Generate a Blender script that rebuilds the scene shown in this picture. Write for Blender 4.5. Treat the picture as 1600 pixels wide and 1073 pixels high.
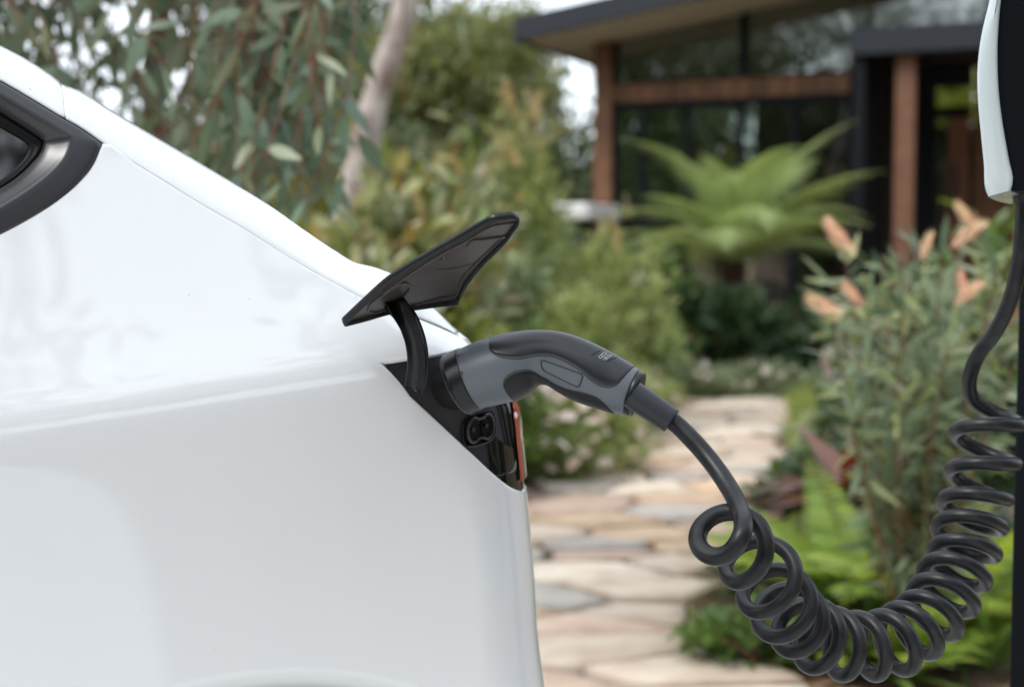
import bpy, bmesh, math, random
import numpy as np
from mathutils import Vector, Matrix
R = math.radians
rng = np.random.default_rng(7)
random.seed(7)
for o in list(bpy.data.objects):
    bpy.data.objects.remove(o)
SC = bpy.context.scene
COL = SC.collection

# ------------------------------------------------------------------ camera, sky, sun, exposure
CAM_Z, TILT, FPX = 1.10, R(4.0), 50.0 / 36.0 * 1600.0
cam_d = bpy.data.cameras.new('camera')
cam_d.lens, cam_d.sensor_width, cam_d.sensor_fit = 50.0, 36.0, 'HORIZONTAL'
cam_d.clip_start, cam_d.clip_end = 0.05, 900.0
cam_d.dof.use_dof = True
cam_d.dof.focus_distance = 1.29
cam_d.dof.aperture_fstop = 4.0
cam_d.dof.aperture_blades = 0
cam = bpy.data.objects.new('camera', cam_d)
COL.objects.link(cam)
cam.location = (0, 0, CAM_Z)
cam.rotation_euler = (R(90) - TILT, 0, 0)
SC.camera = cam

SUN_EL, SUN_AZ = R(50), R(232)          # azimuth clockwise from +Y: left of the camera and behind it
world = bpy.data.worlds.new('World')
SC.world = world
world.use_nodes = True
wn, wl = world.node_tree.nodes, world.node_tree.links
wn.clear()
sky = wn.new('ShaderNodeTexSky')
sky.sky_type = 'NISHITA'
sky.sun_disc = False
sky.sun_elevation, sky.sun_rotation = SUN_EL, SUN_AZ
sky.air_density, sky.dust_density, sky.ozone_density = 1.0, 3.0, 1.0
hs = wn.new('ShaderNodeHueSaturation')
hs.inputs['Saturation'].default_value = 0.34        # thin bright overcast
mixc = wn.new('ShaderNodeMix'); mixc.data_type = 'RGBA'
mixc.inputs['Factor'].default_value = 0.6
mixc.inputs['B'].default_value = (8.0, 8.8, 9.7, 1)
bg = wn.new('ShaderNodeBackground')
bg.inputs['Strength'].default_value = 0.13
wo = wn.new('ShaderNodeOutputWorld')
wl.new(sky.outputs[0], hs.inputs['Color'])
wl.new(hs.outputs[0], mixc.inputs['A'])
wl.new(mixc.outputs['Result'], bg.inputs['Color'])
wl.new(bg.outputs[0], wo.inputs['Surface'])

sun_d = bpy.data.lights.new('sun', 'SUN')
sun_d.energy, sun_d.angle, sun_d.color = 0.8, R(16), (1.0, 0.96, 0.91)
sun = bpy.data.objects.new('sun', sun_d)
COL.objects.link(sun)
_sd = Vector((math.sin(SUN_AZ) * math.cos(SUN_EL), math.cos(SUN_AZ) * math.cos(SUN_EL), math.sin(SUN_EL)))
sun.rotation_euler = (-_sd).to_track_quat('-Z', 'Y').to_euler()

vs = SC.view_settings
vs.view_transform, vs.look, vs.gamma, vs.exposure = 'Standard', 'None', 1.0, 1.12
vs.use_curve_mapping = False
SC.cycles.use_denoising = True
SC.cycles.max_bounces = 8
SC.cycles.transparent_max_bounces = 12

# ------------------------------------------------------------------ helpers
FWD = np.array([0, math.cos(TILT), -math.sin(TILT)])
UPV = np.array([0, math.sin(TILT), math.cos(TILT)])
CAMP = np.array([0, 0, CAM_Z])

def ray(px, py):
    """direction (y component 1) through a point of the 1600 x 1073 photograph"""
    px, py = np.asarray(px, float), np.asarray(py, float)
    d = FWD + ((px - 800.0) / FPX)[..., None] * np.array([1.0, 0, 0]) + ((536.5 - py) / FPX)[..., None] * UPV
    return d / d[..., 1:2]

def at(px, py, Y):
    return CAMP + ray(px, py) * np.asarray(Y, float)[..., None]

def ground(px, py, z=0.0):
    d = ray(px, py)
    return CAMP + d * ((z - CAM_Z) / d[..., 2])[..., None]

def norm(a):
    a = np.asarray(a, float)
    return a / np.maximum(np.linalg.norm(a, axis=-1, keepdims=True), 1e-12)

def catmull(pts, n):
    """n points on a centripetal-like Catmull-Rom through pts, spaced by chord length"""
    p = np.asarray(pts, float)
    d = np.linalg.norm(np.diff(p, axis=0), axis=1)
    t = np.concatenate([[0], np.cumsum(np.maximum(d, 1e-9))])
    return herm(t, p, np.linspace(0, t[-1], n))

def herm(t, p, q):
    t = np.asarray(t, float); p = np.asarray(p, float); q = np.clip(np.asarray(q, float), t[0], t[-1])
    one = p.ndim == 1
    if one: p = p[:, None]
    m = np.zeros_like(p)
    dt = np.diff(t)[:, None]
    sl = np.diff(p, axis=0) / dt
    m[0], m[-1] = sl[0], sl[-1]
    if len(t) > 2:
        m[1:-1] = (sl[:-1] * dt[1:] + sl[1:] * dt[:-1]) / (dt[1:] + dt[:-1])
    i = np.clip(np.searchsorted(t, q, side='right') - 1, 0, len(t) - 2)
    h = (t[i + 1] - t[i])[:, None]
    s = ((q - t[i])[:, None]) / h
    r = ((2*s**3 - 3*s**2 + 1) * p[i] + (s**3 - 2*s**2 + s) * h * m[i] + (-2*s**3 + 3*s**2) * p[i+1] + (s**3 - s**2) * h * m[i+1])
    return r[:, 0] if one else r

def root_loc(o):
    while o.parent is not None: o = o.parent
    return np.array(o.location)

def tag(o, label=None, cat=None, group=None, kind=None):
    if label: o['label'] = label
    if cat: o['category'] = cat
    if group: o['group'] = group
    if kind: o['kind'] = kind
    return o

def thing(name, label, cat, loc=(0, 0, 0), group=None):
    o = bpy.data.objects.new(name, None)
    COL.objects.link(o)
    o.location = [float(c) for c in loc]
    o.empty_display_size = 0.05
    return tag(o, label, cat, group)

def raw_mesh(name, V, F, mat=None, smooth=True):
    me = bpy.data.meshes.new(name)
    me.from_pydata([tuple(map(float, v)) for v in V], [], [tuple(map(int, f)) for f in F])
    if mat: me.materials.append(mat)
    if smooth: me.polygons.foreach_set('use_smooth', np.ones(len(me.polygons), bool))
    me.update()
    return me

def link(name, me, parent=None, loc=None):
    o = bpy.data.objects.new(name, me)
    COL.objects.link(o)
    if parent is not None: o.parent = parent
    if loc is not None: o.location = [float(c) for c in loc]
    return o

def part(name, V, F, mat, parent=None, smooth=True):
    V = np.asarray(V, float)
    if parent is not None: V = V - root_loc(parent)
    return link(name, raw_mesh(name, V, F, mat, smooth), parent)

class MB:
    """collects shapes into one mesh"""
    def __init__(s): s.V = []; s.F = []; s.n = 0
    def add(s, V, F):
        V = np.asarray(V, float)
        s.V.append(V); s.F += [tuple(i + s.n for i in f) for f in F]; s.n += len(V)
        return s
    def build(s, name, mat, parent=None, smooth=True):
        return part(name, np.concatenate(s.V), s.F, mat, parent, smooth)

def gridf(m, n, wrap=False, base=0, flip=False):
    F = []
    for i in range(m - 1):
        for j in range(n if wrap else n - 1):
            k = (j + 1) % n
            f = (base + i*n + j, base + i*n + k, base + (i+1)*n + k, base + (i+1)*n + j)
            F.append(f[::-1] if flip else f)
    return F

def tube(P, rad, n=12, caps=True):
    P = np.asarray(P, float); m = len(P)
    rad = np.broadcast_to(np.asarray(rad, float), (m,))
    T = norm(np.gradient(P, axis=0))
    e = np.cross(T[0], [0.3, 0.2, 0.93]); e = e / np.linalg.norm(e)
    V = np.zeros((m, n, 3)); a = np.linspace(0, 2*np.pi, n, endpoint=False)
    for i in range(m):
        e = e - T[i] * (e @ T[i]); e = e / np.linalg.norm(e)
        f = np.cross(T[i], e)
        V[i] = P[i] + rad[i] * (np.cos(a)[:, None] * e + np.sin(a)[:, None] * f)
    F = gridf(m, n, True)
    V = V.reshape(-1, 3)
    if caps:
        F = F + [tuple(range(n))[::-1], tuple(range((m-1)*n, m*n))]
    return V, F

def boxvf(c, X, Y, Z, bev=0.0):
    """box with centre c and half-axis vectors"""
    c, X, Y, Z = map(lambda q: np.asarray(q, float), (c, X, Y, Z))
    V = [c + sx*X + sy*Y + sz*Z for sx in (-1, 1) for sy in (-1, 1) for sz in (-1, 1)]
    F = [(0, 1, 3, 2), (4, 6, 7, 5), (0, 4, 5, 1), (2, 3, 7, 6), (0, 2, 6, 4), (1, 5, 7, 3)]
    if np.dot(np.cross(X, Y), Z) < 0: F = [f[::-1] for f in F]
    return np.array(V), F

def bevel(o, w, seg=2):
    bm = bmesh.new(); bm.from_mesh(o.data)
    bmesh.ops.bevel(bm, geom=bm.edges[:], offset=w, segments=seg, affect='EDGES', profile=0.5)
    bm.to_mesh(o.data); bm.free()
    return o

def flange(o, depth=0.008, soft=0.0009, recalc=None):
    """turn the open border of a panel back into the body, as folded sheet metal is"""
    bm = bmesh.new(); bm.from_mesh(o.data)
    bmesh.ops.remove_doubles(bm, verts=bm.verts[:], dist=2e-5)
    bm.normal_update()
    for off, side in ((soft, 0.45), (soft, 1.3), (depth, 0.0)):
        be = [e for e in bm.edges if e.is_boundary]
        nv = {}
        for e in be:
            for v in e.verts: nv[v] = v.normal.copy()
        outd = {}
        for e in be:
            f = e.link_faces[0]
            t = (e.verts[1].co - e.verts[0].co)
            c = f.calc_center_median() - (e.verts[0].co + e.verts[1].co) / 2
            d = f.normal.cross(t)
            if d.length > 0: d.normalize()
            if d.dot(c) > 0: d = -d
            for v in e.verts: outd[v] = outd.get(v, Vector()) + d
        if not nv: break
        if side == 0.0:
            outd = {v: Vector() for v in outd}
        if 'N0' not in locals(): N0 = {}
        ret = bmesh.ops.extrude_edge_only(bm, edges=be)
        new = [g for g in ret['geom'] if isinstance(g, bmesh.types.BMVert)]
        vmap = {}
        for e in bm.edges:
            a, b = e.verts
            if (a in nv) != (b in nv):
                k, w = (a, b) if a in nv else (b, a)
                if w in new: vmap[w] = k
        for w in new:
            k = vmap.get(w)
            if k is None: continue
            n = N0.get(k, nv[k])
            d = outd[k].copy()
            if d.length > 0: d.normalize()
            if side > 0.5: n_s, o_s = off * 1.2, off * 0.45
            elif side > 0: n_s, o_s = off * 0.45, off * 1.0
            else: n_s, o_s = off, 0.0
            w.co = k.co - n * n_s + d * o_s
            N0[w] = n
        bm.normal_update()
    bm.to_mesh(o.data); bm.free()
    o.data.polygons.foreach_set('use_smooth', np.ones(len(o.data.polygons), bool))
    return o

# ------------------------------------------------------------------ materials
def srgb(r, g, b):
    f = lambda c: (c/255/12.92) if c/255 <= 0.04045 else ((c/255 + 0.055)/1.055)**2.4
    return (f(r), f(g), f(b))

def mat(name, col, rough=0.5, spec=0.5, coat=0.0, noise=None, bump=None, metal=0.0, rnd=0.0, emit=None):
    m = bpy.data.materials.new(name); m.use_nodes = True
    nt = m.node_tree; b = nt.nodes['Principled BSDF']
    b.inputs['Base Color'].default_value = (*col, 1)
    b.inputs['Roughness'].default_value = rough
    b.inputs['Specular IOR Level'].default_value = spec
    b.inputs['Metallic'].default_value = metal
    if coat: b.inputs['Coat Weight'].default_value = coat; b.inputs['Coat Roughness'].default_value = 0.04
    tc = nt.nodes.new('ShaderNodeTexCoord')
    src = None
    if noise:
        sc, amt, col2 = noise
        n = nt.nodes.new('ShaderNodeTexNoise'); n.inputs['Scale'].default_value = sc; n.inputs['Detail'].default_value = 6
        nt.links.new(tc.outputs['Object'], n.inputs['Vector'])
        rp = nt.nodes.new('ShaderNodeMapRange'); rp.inputs['From Min'].default_value = 0.38; rp.inputs['From Max'].default_value = 0.66
        rp.inputs['To Max'].default_value = amt
        nt.links.new(n.outputs['Fac'], rp.inputs['Value'])
        mx = nt.nodes.new('ShaderNodeMix'); mx.data_type = 'RGBA'
        mx.inputs['A'].default_value = (*col, 1); mx.inputs['B'].default_value = (*col2, 1)
        nt.links.new(rp.outputs[0], mx.inputs['Factor'])
        nt.links.new(mx.outputs['Result'], b.inputs['Base Color']); src = mx.outputs['Result']
    if rnd:
        oi = nt.nodes.new('ShaderNodeObjectInfo')
        mr = nt.nodes.new('ShaderNodeMapRange'); mr.inputs['To Min'].default_value = 1 - rnd; mr.inputs['To Max'].default_value = 1 + rnd
        nt.links.new(oi.outputs['Random'], mr.inputs['Value'])
        h = nt.nodes.new('ShaderNodeHueSaturation')
        nt.links.new(mr.outputs[0], h.inputs['Value'])
        if src: nt.links.new(src, h.inputs['Color'])
        else: h.inputs['Color'].default_value = (*col, 1)
        nt.links.new(h.outputs[0], b.inputs['Base Color'])
    if bump:
        sc, st, dist = bump
        n2 = nt.nodes.new('ShaderNodeTexNoise'); n2.inputs['Scale'].default_value = sc; n2.inputs['Detail'].default_value = 4
        nt.links.new(tc.outputs['Object'], n2.inputs['Vector'])
        bp = nt.nodes.new('ShaderNodeBump'); bp.inputs['Strength'].default_value = st; bp.inputs['Distance'].default_value = dist
        nt.links.new(n2.outputs['Fac'], bp.inputs['Height'])
        nt.links.new(bp.outputs[0], b.inputs['Normal'])
    if emit:
        b.inputs['Emission Color'].default_value = (*emit[0], 1); b.inputs['Emission Strength'].default_value = emit[1]
    return m

def leafmat(name, cols, rough=0.45, trans=0.3, tcol=None, spec=0.4):
    """cols: list of linear colours; each leaf picks one through its 'tint' attribute or its object's random number"""
    m = bpy.data.materials.new(name); m.use_nodes = True
    nt = m.node_tree; b = nt.nodes['Principled BSDF']; out = nt.nodes['Material Output']
    b.inputs['Roughness'].default_value = rough; b.inputs['Specular IOR Level'].default_value = spec
    at_ = nt.nodes.new('ShaderNodeAttribute'); at_.attribute_name = 'tint'
    oi = nt.nodes.new('ShaderNodeObjectInfo')
    add = nt.nodes.new('ShaderNodeMath'); add.operation = 'ADD'
    nt.links.new(at_.outputs['Fac'], add.inputs[0]); nt.links.new(oi.outputs['Random'], add.inputs[1])
    fr = nt.nodes.new('ShaderNodeMath'); fr.operation = 'FRACT'
    nt.links.new(add.outputs[0], fr.inputs[0])
    cr = nt.nodes.new('ShaderNodeValToRGB'); cr.color_ramp.interpolation = 'LINEAR'
    el = cr.color_ramp.elements
    while len(el) < len(cols): el.new(0.5)
    for i, c in enumerate(cols):
        el[i].position = i / max(1, len(cols) - 1); el[i].color = (*c, 1)
    nt.links.new(fr.outputs[0], cr.inputs['Fac'])
    nt.links.new(cr.outputs['Color'], b.inputs['Base Color'])
    tr = nt.nodes.new('ShaderNodeBsdfTranslucent')
    h = nt.nodes.new('ShaderNodeHueSaturation'); h.inputs['Hue'].default_value = 0.48; h.inputs['Value'].default_value = 1.5; h.inputs['Saturation'].default_value = 1.15
    nt.links.new(cr.outputs['Color'], h.inputs['Color']); nt.links.new(h.outputs[0], tr.inputs['Color'])
    mx = nt.nodes.new('ShaderNodeMixShader'); mx.inputs['Fac'].default_value = trans
    nt.links.new(b.outputs[0], mx.inputs[1]); nt.links.new(tr.outputs[0], mx.inputs[2])
    nt.links.new(mx.outputs[0], out.inputs['Surface'])
    return m

def paint():
    m = bpy.data.materials.new('white_car_paint'); m.use_nodes = True
    nt = m.node_tree; b = nt.nodes['Principled BSDF']
    b.inputs['Roughness'].default_value = 0.38; b.inputs['Specular IOR Level'].default_value = 0.5
    b.inputs['Coat Weight'].default_value = 1.0; b.inputs['Coat Roughness'].default_value = 0.03; b.inputs['Coat IOR'].default_value = 1.7
    tc = nt.nodes.new('ShaderNodeTexCoord')
    # road-film specks, denser where a slow noise is high
    v = nt.nodes.new('ShaderNodeTexVoronoi'); v.inputs['Scale'].default_value = 95; v.inputs['Randomness'].default_value = 1
    nt.links.new(tc.outputs['Object'], v.inputs['Vector'])
    w = nt.nodes.new('ShaderNodeTexWhiteNoise'); nt.links.new(v.outputs['Position'], w.inputs['Vector'])
    n = nt.nodes.new('ShaderNodeTexNoise'); n.inputs['Scale'].default_value = 6; nt.links.new(tc.outputs['Object'], n.inputs['Vector'])
    th = nt.nodes.new('ShaderNodeMath'); th.operation = 'MULTIPLY'; nt.links.new(w.outputs['Value'], th.inputs[0]); nt.links.new(n.outputs['Fac'], th.inputs[1])
    gt = nt.nodes.new('ShaderNodeMapRange'); gt.inputs['From Min'].default_value = 0.47; gt.inputs['From Max'].default_value = 0.62
    gt.inputs['To Max'].default_value = 0.085; nt.links.new(th.outputs[0], gt.inputs['Value'])
    lt = nt.nodes.new('ShaderNodeMath'); lt.operation = 'LESS_THAN'; nt.links.new(v.outputs['Distance'], lt.inputs[0]); nt.links.new(gt.outputs[0], lt.inputs[1])
    f = nt.nodes.new('ShaderNodeMath'); f.operation = 'MULTIPLY'; f.inputs[1].default_value = 0.55; nt.links.new(lt.outputs[0], f.inputs[0])
    mx = nt.nodes.new('ShaderNodeMix'); mx.data_type = 'RGBA'
    mx.inputs['A'].default_value = (0.72, 0.735, 0.75, 1); mx.inputs['B'].default_value = (0.2, 0.18, 0.16, 1)
    nt.links.new(f.outputs[0], mx.inputs['Factor']); nt.links.new(mx.outputs['Result'], b.inputs['Base Color'])
    return m

def glass(name, tint=(0.25, 0.3, 0.28), refl=0.12):
    m = bpy.data.materials.new(name); m.use_nodes = True
    nt = m.node_tree; nt.nodes.remove(nt.nodes['Principled BSDF']); out = nt.nodes['Material Output']
    t = nt.nodes.new('ShaderNodeBsdfTransparent'); t.inputs['Color'].default_value = (*tint, 1)
    g = nt.nodes.new('ShaderNodeBsdfGlossy'); g.inputs['Roughness'].default_value = 0.0; g.inputs['Color'].default_value = (0.9, 0.93, 0.95, 1)
    fr = nt.nodes.new('ShaderNodeFresnel'); fr.inputs['IOR'].default_value = 1.5
    ad = nt.nodes.new('ShaderNodeMath'); ad.operation = 'ADD'; ad.inputs[1].default_value = refl; ad.use_clamp = True
    nt.links.new(fr.outputs[0], ad.inputs[0])
    mx = nt.nodes.new('ShaderNodeMixShader')
    nt.links.new(ad.outputs[0], mx.inputs['Fac']); nt.links.new(t.outputs[0], mx.inputs[1]); nt.links.new(g.outputs[0], mx.inputs[2])
    nt.links.new(mx.outputs[0], out.inputs['Surface'])
    return m

M = dict(
    paint=paint(),
    trim=mat('satin_graphite', (0.026, 0.0265, 0.031), 0.30, 0.55, bump=(900, 0.05, 0.0002)),
    gasket=mat('black_gasket', (0.003, 0.003, 0.0035), 0.5, 0.2),
    carglass=mat('tinted_window', (0.006, 0.007, 0.008), 0.03, 0.9),
    plastic=mat('black_textured_plastic', (0.018, 0.0185, 0.021), 0.58, 0.35, noise=(160, 0.5, (0.018, 0.018, 0.021)), bump=(1400, 0.25, 0.0003)),
    plastic2=mat('black_smooth_plastic', (0.005, 0.0054, 0.0065), 0.33, 0.35),
    flapin=mat('flap_inner_plastic', (0.044, 0.037, 0.033), 0.32, 0.5, noise=(40, 0.6, (0.066, 0.054, 0.048)), bump=(1200, 0.15, 0.0003)),
    grey=mat('grey_connector_shell', (0.092, 0.105, 0.120), 0.42, 0.4, bump=(1500, 0.18, 0.0002)),
    grip=mat('dark_soft_grip', (0.009, 0.010, 0.0135), 0.34, 0.45, bump=(1700, 0.25, 0.0002)),
    grip2=mat('black_lower_grip', (0.006, 0.006, 0.007), 0.45, 0.3, bump=(1700, 0.2, 0.0002)),
    rubber=mat('black_cable_rubber', (0.0042, 0.005, 0.0065), 0.38, 0.30, noise=(70, 0.8, (0.017, 0.017, 0.018)), bump=(300, 0.06, 0.0006)),
    relief=mat('strain_relief_rubber', (0.015, 0.0175, 0.023), 0.44, 0.38),
    mark=mat('pale_print', (0.35, 0.37, 0.40), 0.5), mark_dark=mat('dark_print', (0.01, 0.01, 0.012), 0.5),
    shell=mat('white_charger_shell', (0.46, 0.52, 0.53), 0.22, 0.5, coat=0.5),
    pole=mat('black_powder_coat', (0.003, 0.004, 0.006), 0.55, 0.10),
    lens=mat('smoked_lens', (0.008, 0.011, 0.008), 0.05, 0.3),
    red=mat('red_lens', (0.33, 0.012, 0.009), 0.12, 0.6, coat=0.8),
    clearlens=mat('clear_lens_edge', (0.14, 0.15, 0.13), 0.08, 0.6, coat=0.6),
    tyre=mat('tyre_rubber', (0.02, 0.02, 0.02), 0.8), rim=mat('wheel_rim', (0.1, 0.1, 0.11), 0.3, metal=0.8),
    soil=mat('garden_soil', srgb(104, 82, 66), 0.95, 0.2, noise=(9, 0.9, srgb(142, 118, 98)), bump=(40, 0.8, 0.02)),
    timber=mat('red_brown_timber', srgb(114, 79, 54), 0.6, 0.35, noise=(7, 0.7, srgb(88, 58, 40)), rnd=0.25),
    timber2=mat('weathered_timber', srgb(118, 86, 66), 0.7, 0.3, noise=(7, 0.7, srgb(104, 66, 50)), rnd=0.15),
    darkmetal=mat('charcoal_metal', srgb(34, 38, 44), 0.5, 0.3),
    blackwall=mat('black_wall', srgb(17, 20, 24), 0.7, 0.15),
    soffit=mat('cream_soffit', srgb(190, 178, 155), 0.8, 0.3),
    inner=mat('dark_interior', srgb(92, 82, 70), 0.9, 0.2), whitetop=mat('white_bench_top', (0.78, 0.77, 0.75), 0.4),
    glass=glass('house_glass', (0.55, 0.6, 0.57), 0.05), glass2=glass('clerestory_glass', (0.5, 0.55, 0.52), 0.16),
    gum=mat('pale_gum_bark', srgb(178, 170, 162), 0.85, 0.2, noise=(5, 0.9, srgb(122, 100, 90)), bump=(25, 0.5, 0.02)),
    bark=mat('brown_bark', srgb(104, 76, 62), 0.9, 0.2, noise=(12, 0.9, srgb(66, 48, 40)), bump=(60, 0.6, 0.01)),
    redbark=mat('reddish_bark', srgb(128, 88, 76), 0.85, 0.2, noise=(9, 0.9, srgb(92, 60, 50)), bump=(40, 0.5, 0.01)),
    twig=mat('brown_twig', srgb(118, 84, 66), 0.85, 0.2),
    rock=mat('garden_rock', srgb(150, 136, 126), 0.9, 0.25, noise=(7, 0.8, srgb(110, 98, 90)), bump=(30, 0.6, 0.02), rnd=0.15),
)
STONE = [mat('flagstone_' + n, srgb(*c), 0.82, 0.25, noise=(6, 0.75, srgb(*c2)), bump=(26, 0.5, 0.008), rnd=0.10)
         for n, c, c2 in (('beige', (200, 184, 166), (172, 150, 130)), ('pink', (192, 168, 150), (162, 134, 116)),
                          ('grey', (178, 170, 160), (148, 138, 128)), ('tan', (200, 174, 146), (164, 136, 110)), ('cream', (216, 202, 184), (184, 164, 142)))]
LM = dict(
    euc=leafmat('eucalypt_leaf', [srgb(70, 92, 72), srgb(94, 116, 92), srgb(118, 136, 112), srgb(84, 106, 84), srgb(140, 148, 122), srgb(78, 96, 66), srgb(118, 124, 92)], 0.36, 0.22, spec=0.55),
    far=leafmat('far_tree_leaf', [srgb(70, 80, 44), srgb(96, 106, 56), srgb(116, 122, 70), srgb(60, 72, 42), srgb(138, 138, 84), srgb(92, 92, 50)], 0.5, 0.38),
    far2=leafmat('far_dark_leaf', [srgb(56, 68, 42), srgb(78, 90, 56), srgb(96, 104, 66), srgb(66, 76, 48)], 0.5, 0.3),
    yellow=leafmat('yellow_green_leaf', [srgb(124, 136, 60), srgb(150, 152, 70), srgb(98, 118, 52), srgb(172, 164, 88)], 0.45, 0.4),
    warm=leafmat('croton_leaf', [srgb(128, 130, 64), srgb(70, 82, 40), srgb(92, 112, 56), srgb(160, 146, 86), srgb(96, 78, 46), srgb(112, 132, 72), srgb(186, 182, 138), srgb(72, 92, 48)], 0.35, 0.3, spec=0.5),
    pale=leafmat('pale_shrub_leaf', [srgb(104, 124, 66), srgb(148, 158, 94), srgb(92, 112, 58), srgb(178, 182, 122), srgb(122, 138, 78)], 0.45, 0.33),
    pale2=leafmat('grey_shrub_leaf', [srgb(98, 114, 78), srgb(136, 148, 108), srgb(86, 102, 66), srgb(166, 172, 132)], 0.45, 0.28),
    mid=leafmat('garden_leaf', [srgb(70, 96, 44), srgb(92, 118, 54), srgb(60, 84, 42), srgb(112, 134, 66)], 0.4, 0.35),
    dark=leafmat('dark_garden_leaf', [srgb(40, 60, 36), srgb(56, 78, 44), srgb(48, 66, 40), srgb(70, 92, 54)], 0.4, 0.25),
    grev=leafmat('grevillea_leaf', [srgb(78, 98, 68), srgb(122, 138, 106), srgb(66, 86, 56), srgb(156, 166, 140), srgb(104, 122, 72), srgb(150, 154, 104), srgb(90, 110, 80)], 0.42, 0.28, spec=0.5),
    fern=leafmat('fern_leaf', [srgb(136, 160, 66), srgb(164, 182, 84), srgb(114, 142, 58), srgb(148, 170, 76)], 0.45, 0.42),
    tfern=leafmat('tree_fern_leaf', [srgb(146, 164, 104), srgb(172, 186, 128), srgb(126, 146, 88), srgb(158, 174, 114)], 0.5, 0.32),
    grass=leafmat('grass_blade', [srgb(124, 142, 72), srgb(150, 162, 90), srgb(106, 126, 60), srgb(172, 174, 112)], 0.5, 0.35),
    maroon=leafmat('maroon_leaf', [srgb(92, 50, 40), srgb(118, 70, 48), srgb(74, 56, 36), srgb(100, 84, 44)], 0.3, 0.25, spec=0.5),
    straw=leafmat('straw_leaf', [srgb(186, 158, 132), srgb(166, 132, 108), srgb(150, 118, 96)], 0.5, 0.25),
    strap=leafmat('strap_leaf', [srgb(82, 112, 56), srgb(106, 136, 70), srgb(92, 120, 78), srgb(126, 150, 84)], 0.35, 0.3, spec=0.5),
    petal=leafmat('pale_petal', [(0.72, 0.66, 0.6), (0.75, 0.55, 0.5), (0.8, 0.76, 0.7), (0.7, 0.5, 0.45)], 0.5, 0.3),
    bract=leafmat('grevillea_flower', [srgb(240, 216, 184), srgb(226, 150, 140), srgb(236, 220, 170), srgb(232, 178, 158), srgb(214, 210, 160)], 0.5, 0.12),
    candle=leafmat('pale_flower_spike', [srgb(206, 200, 150), srgb(208, 184, 150), srgb(196, 200, 146)], 0.5, 0.3),
    litter=leafmat('leaf_litter', [srgb(150, 118, 92), srgb(178, 150, 124), srgb(120, 90, 70), srgb(196, 170, 150), srgb(134, 104, 84)], 0.7, 0.1),
)

# ================================================================== STRUCTURE
# ground sheet
def make_ground():
    xs = np.concatenate([np.linspace(-260, -14, 24), np.linspace(-12, 14, 90), np.linspace(16, 260, 24)])
    ys = np.concatenate([np.linspace(-260, -10, 24), np.linspace(-8, 22, 100), np.linspace(24, 320, 26)])
    X, Y = np.meshgrid(xs, ys)
    Z = -0.03 + 0.012*np.sin(1.7*X + .6*Y) + 0.010*np.sin(2.9*Y - 1.1*X)
    V = np.stack([X, Y, Z], -1).reshape(-1, 3)
    tag(part('ground', V, gridf(len(ys), len(xs)), M['soil']), kind='structure')
make_ground()

# flagstone path: outline from the photograph's ground points
PATH_R = np.array([[1400, 592], [1325, 616], [1245, 660], [1222, 700], [1205, 740], [1200, 780], [1182, 850], [1140, 920], [1135, 985], [1150, 1062], [1190, 1200]])
PATH_L = np.array([[1120, 596], [1060, 618], [1010, 655], [985, 690], [952, 730], [880, 770], [760, 800], [640, 850], [500, 900], [300, 1000], [100, 1200]])
def path_edge(pts):
    g = ground(pts[:, 0], pts[:, 1])
    return g[:, :2]
PR, PL = path_edge(PATH_R), path_edge(PATH_L)

def clip_poly(poly, p, n):
    out = []
    for i in range(len(poly)):
        a, b = poly[i], poly[(i + 1) % len(poly)]
        da, db = np.dot(a - p, n), np.dot(b - p, n)
        if da <= 0: out.append(a)
        if (da < 0) != (db < 0) and da != db: out.append(a + (b - a) * (da / (da - db)))
    return out

def inside_path(q):
    y = q[1]
    xr = np.interp(y, PR[::-1, 1], PR[::-1, 0]); xl = np.interp(y, PL[::-1, 1], PL[::-1, 0])
    return xl < q[0] < xr and 2.6 < y < 11.6

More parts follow.
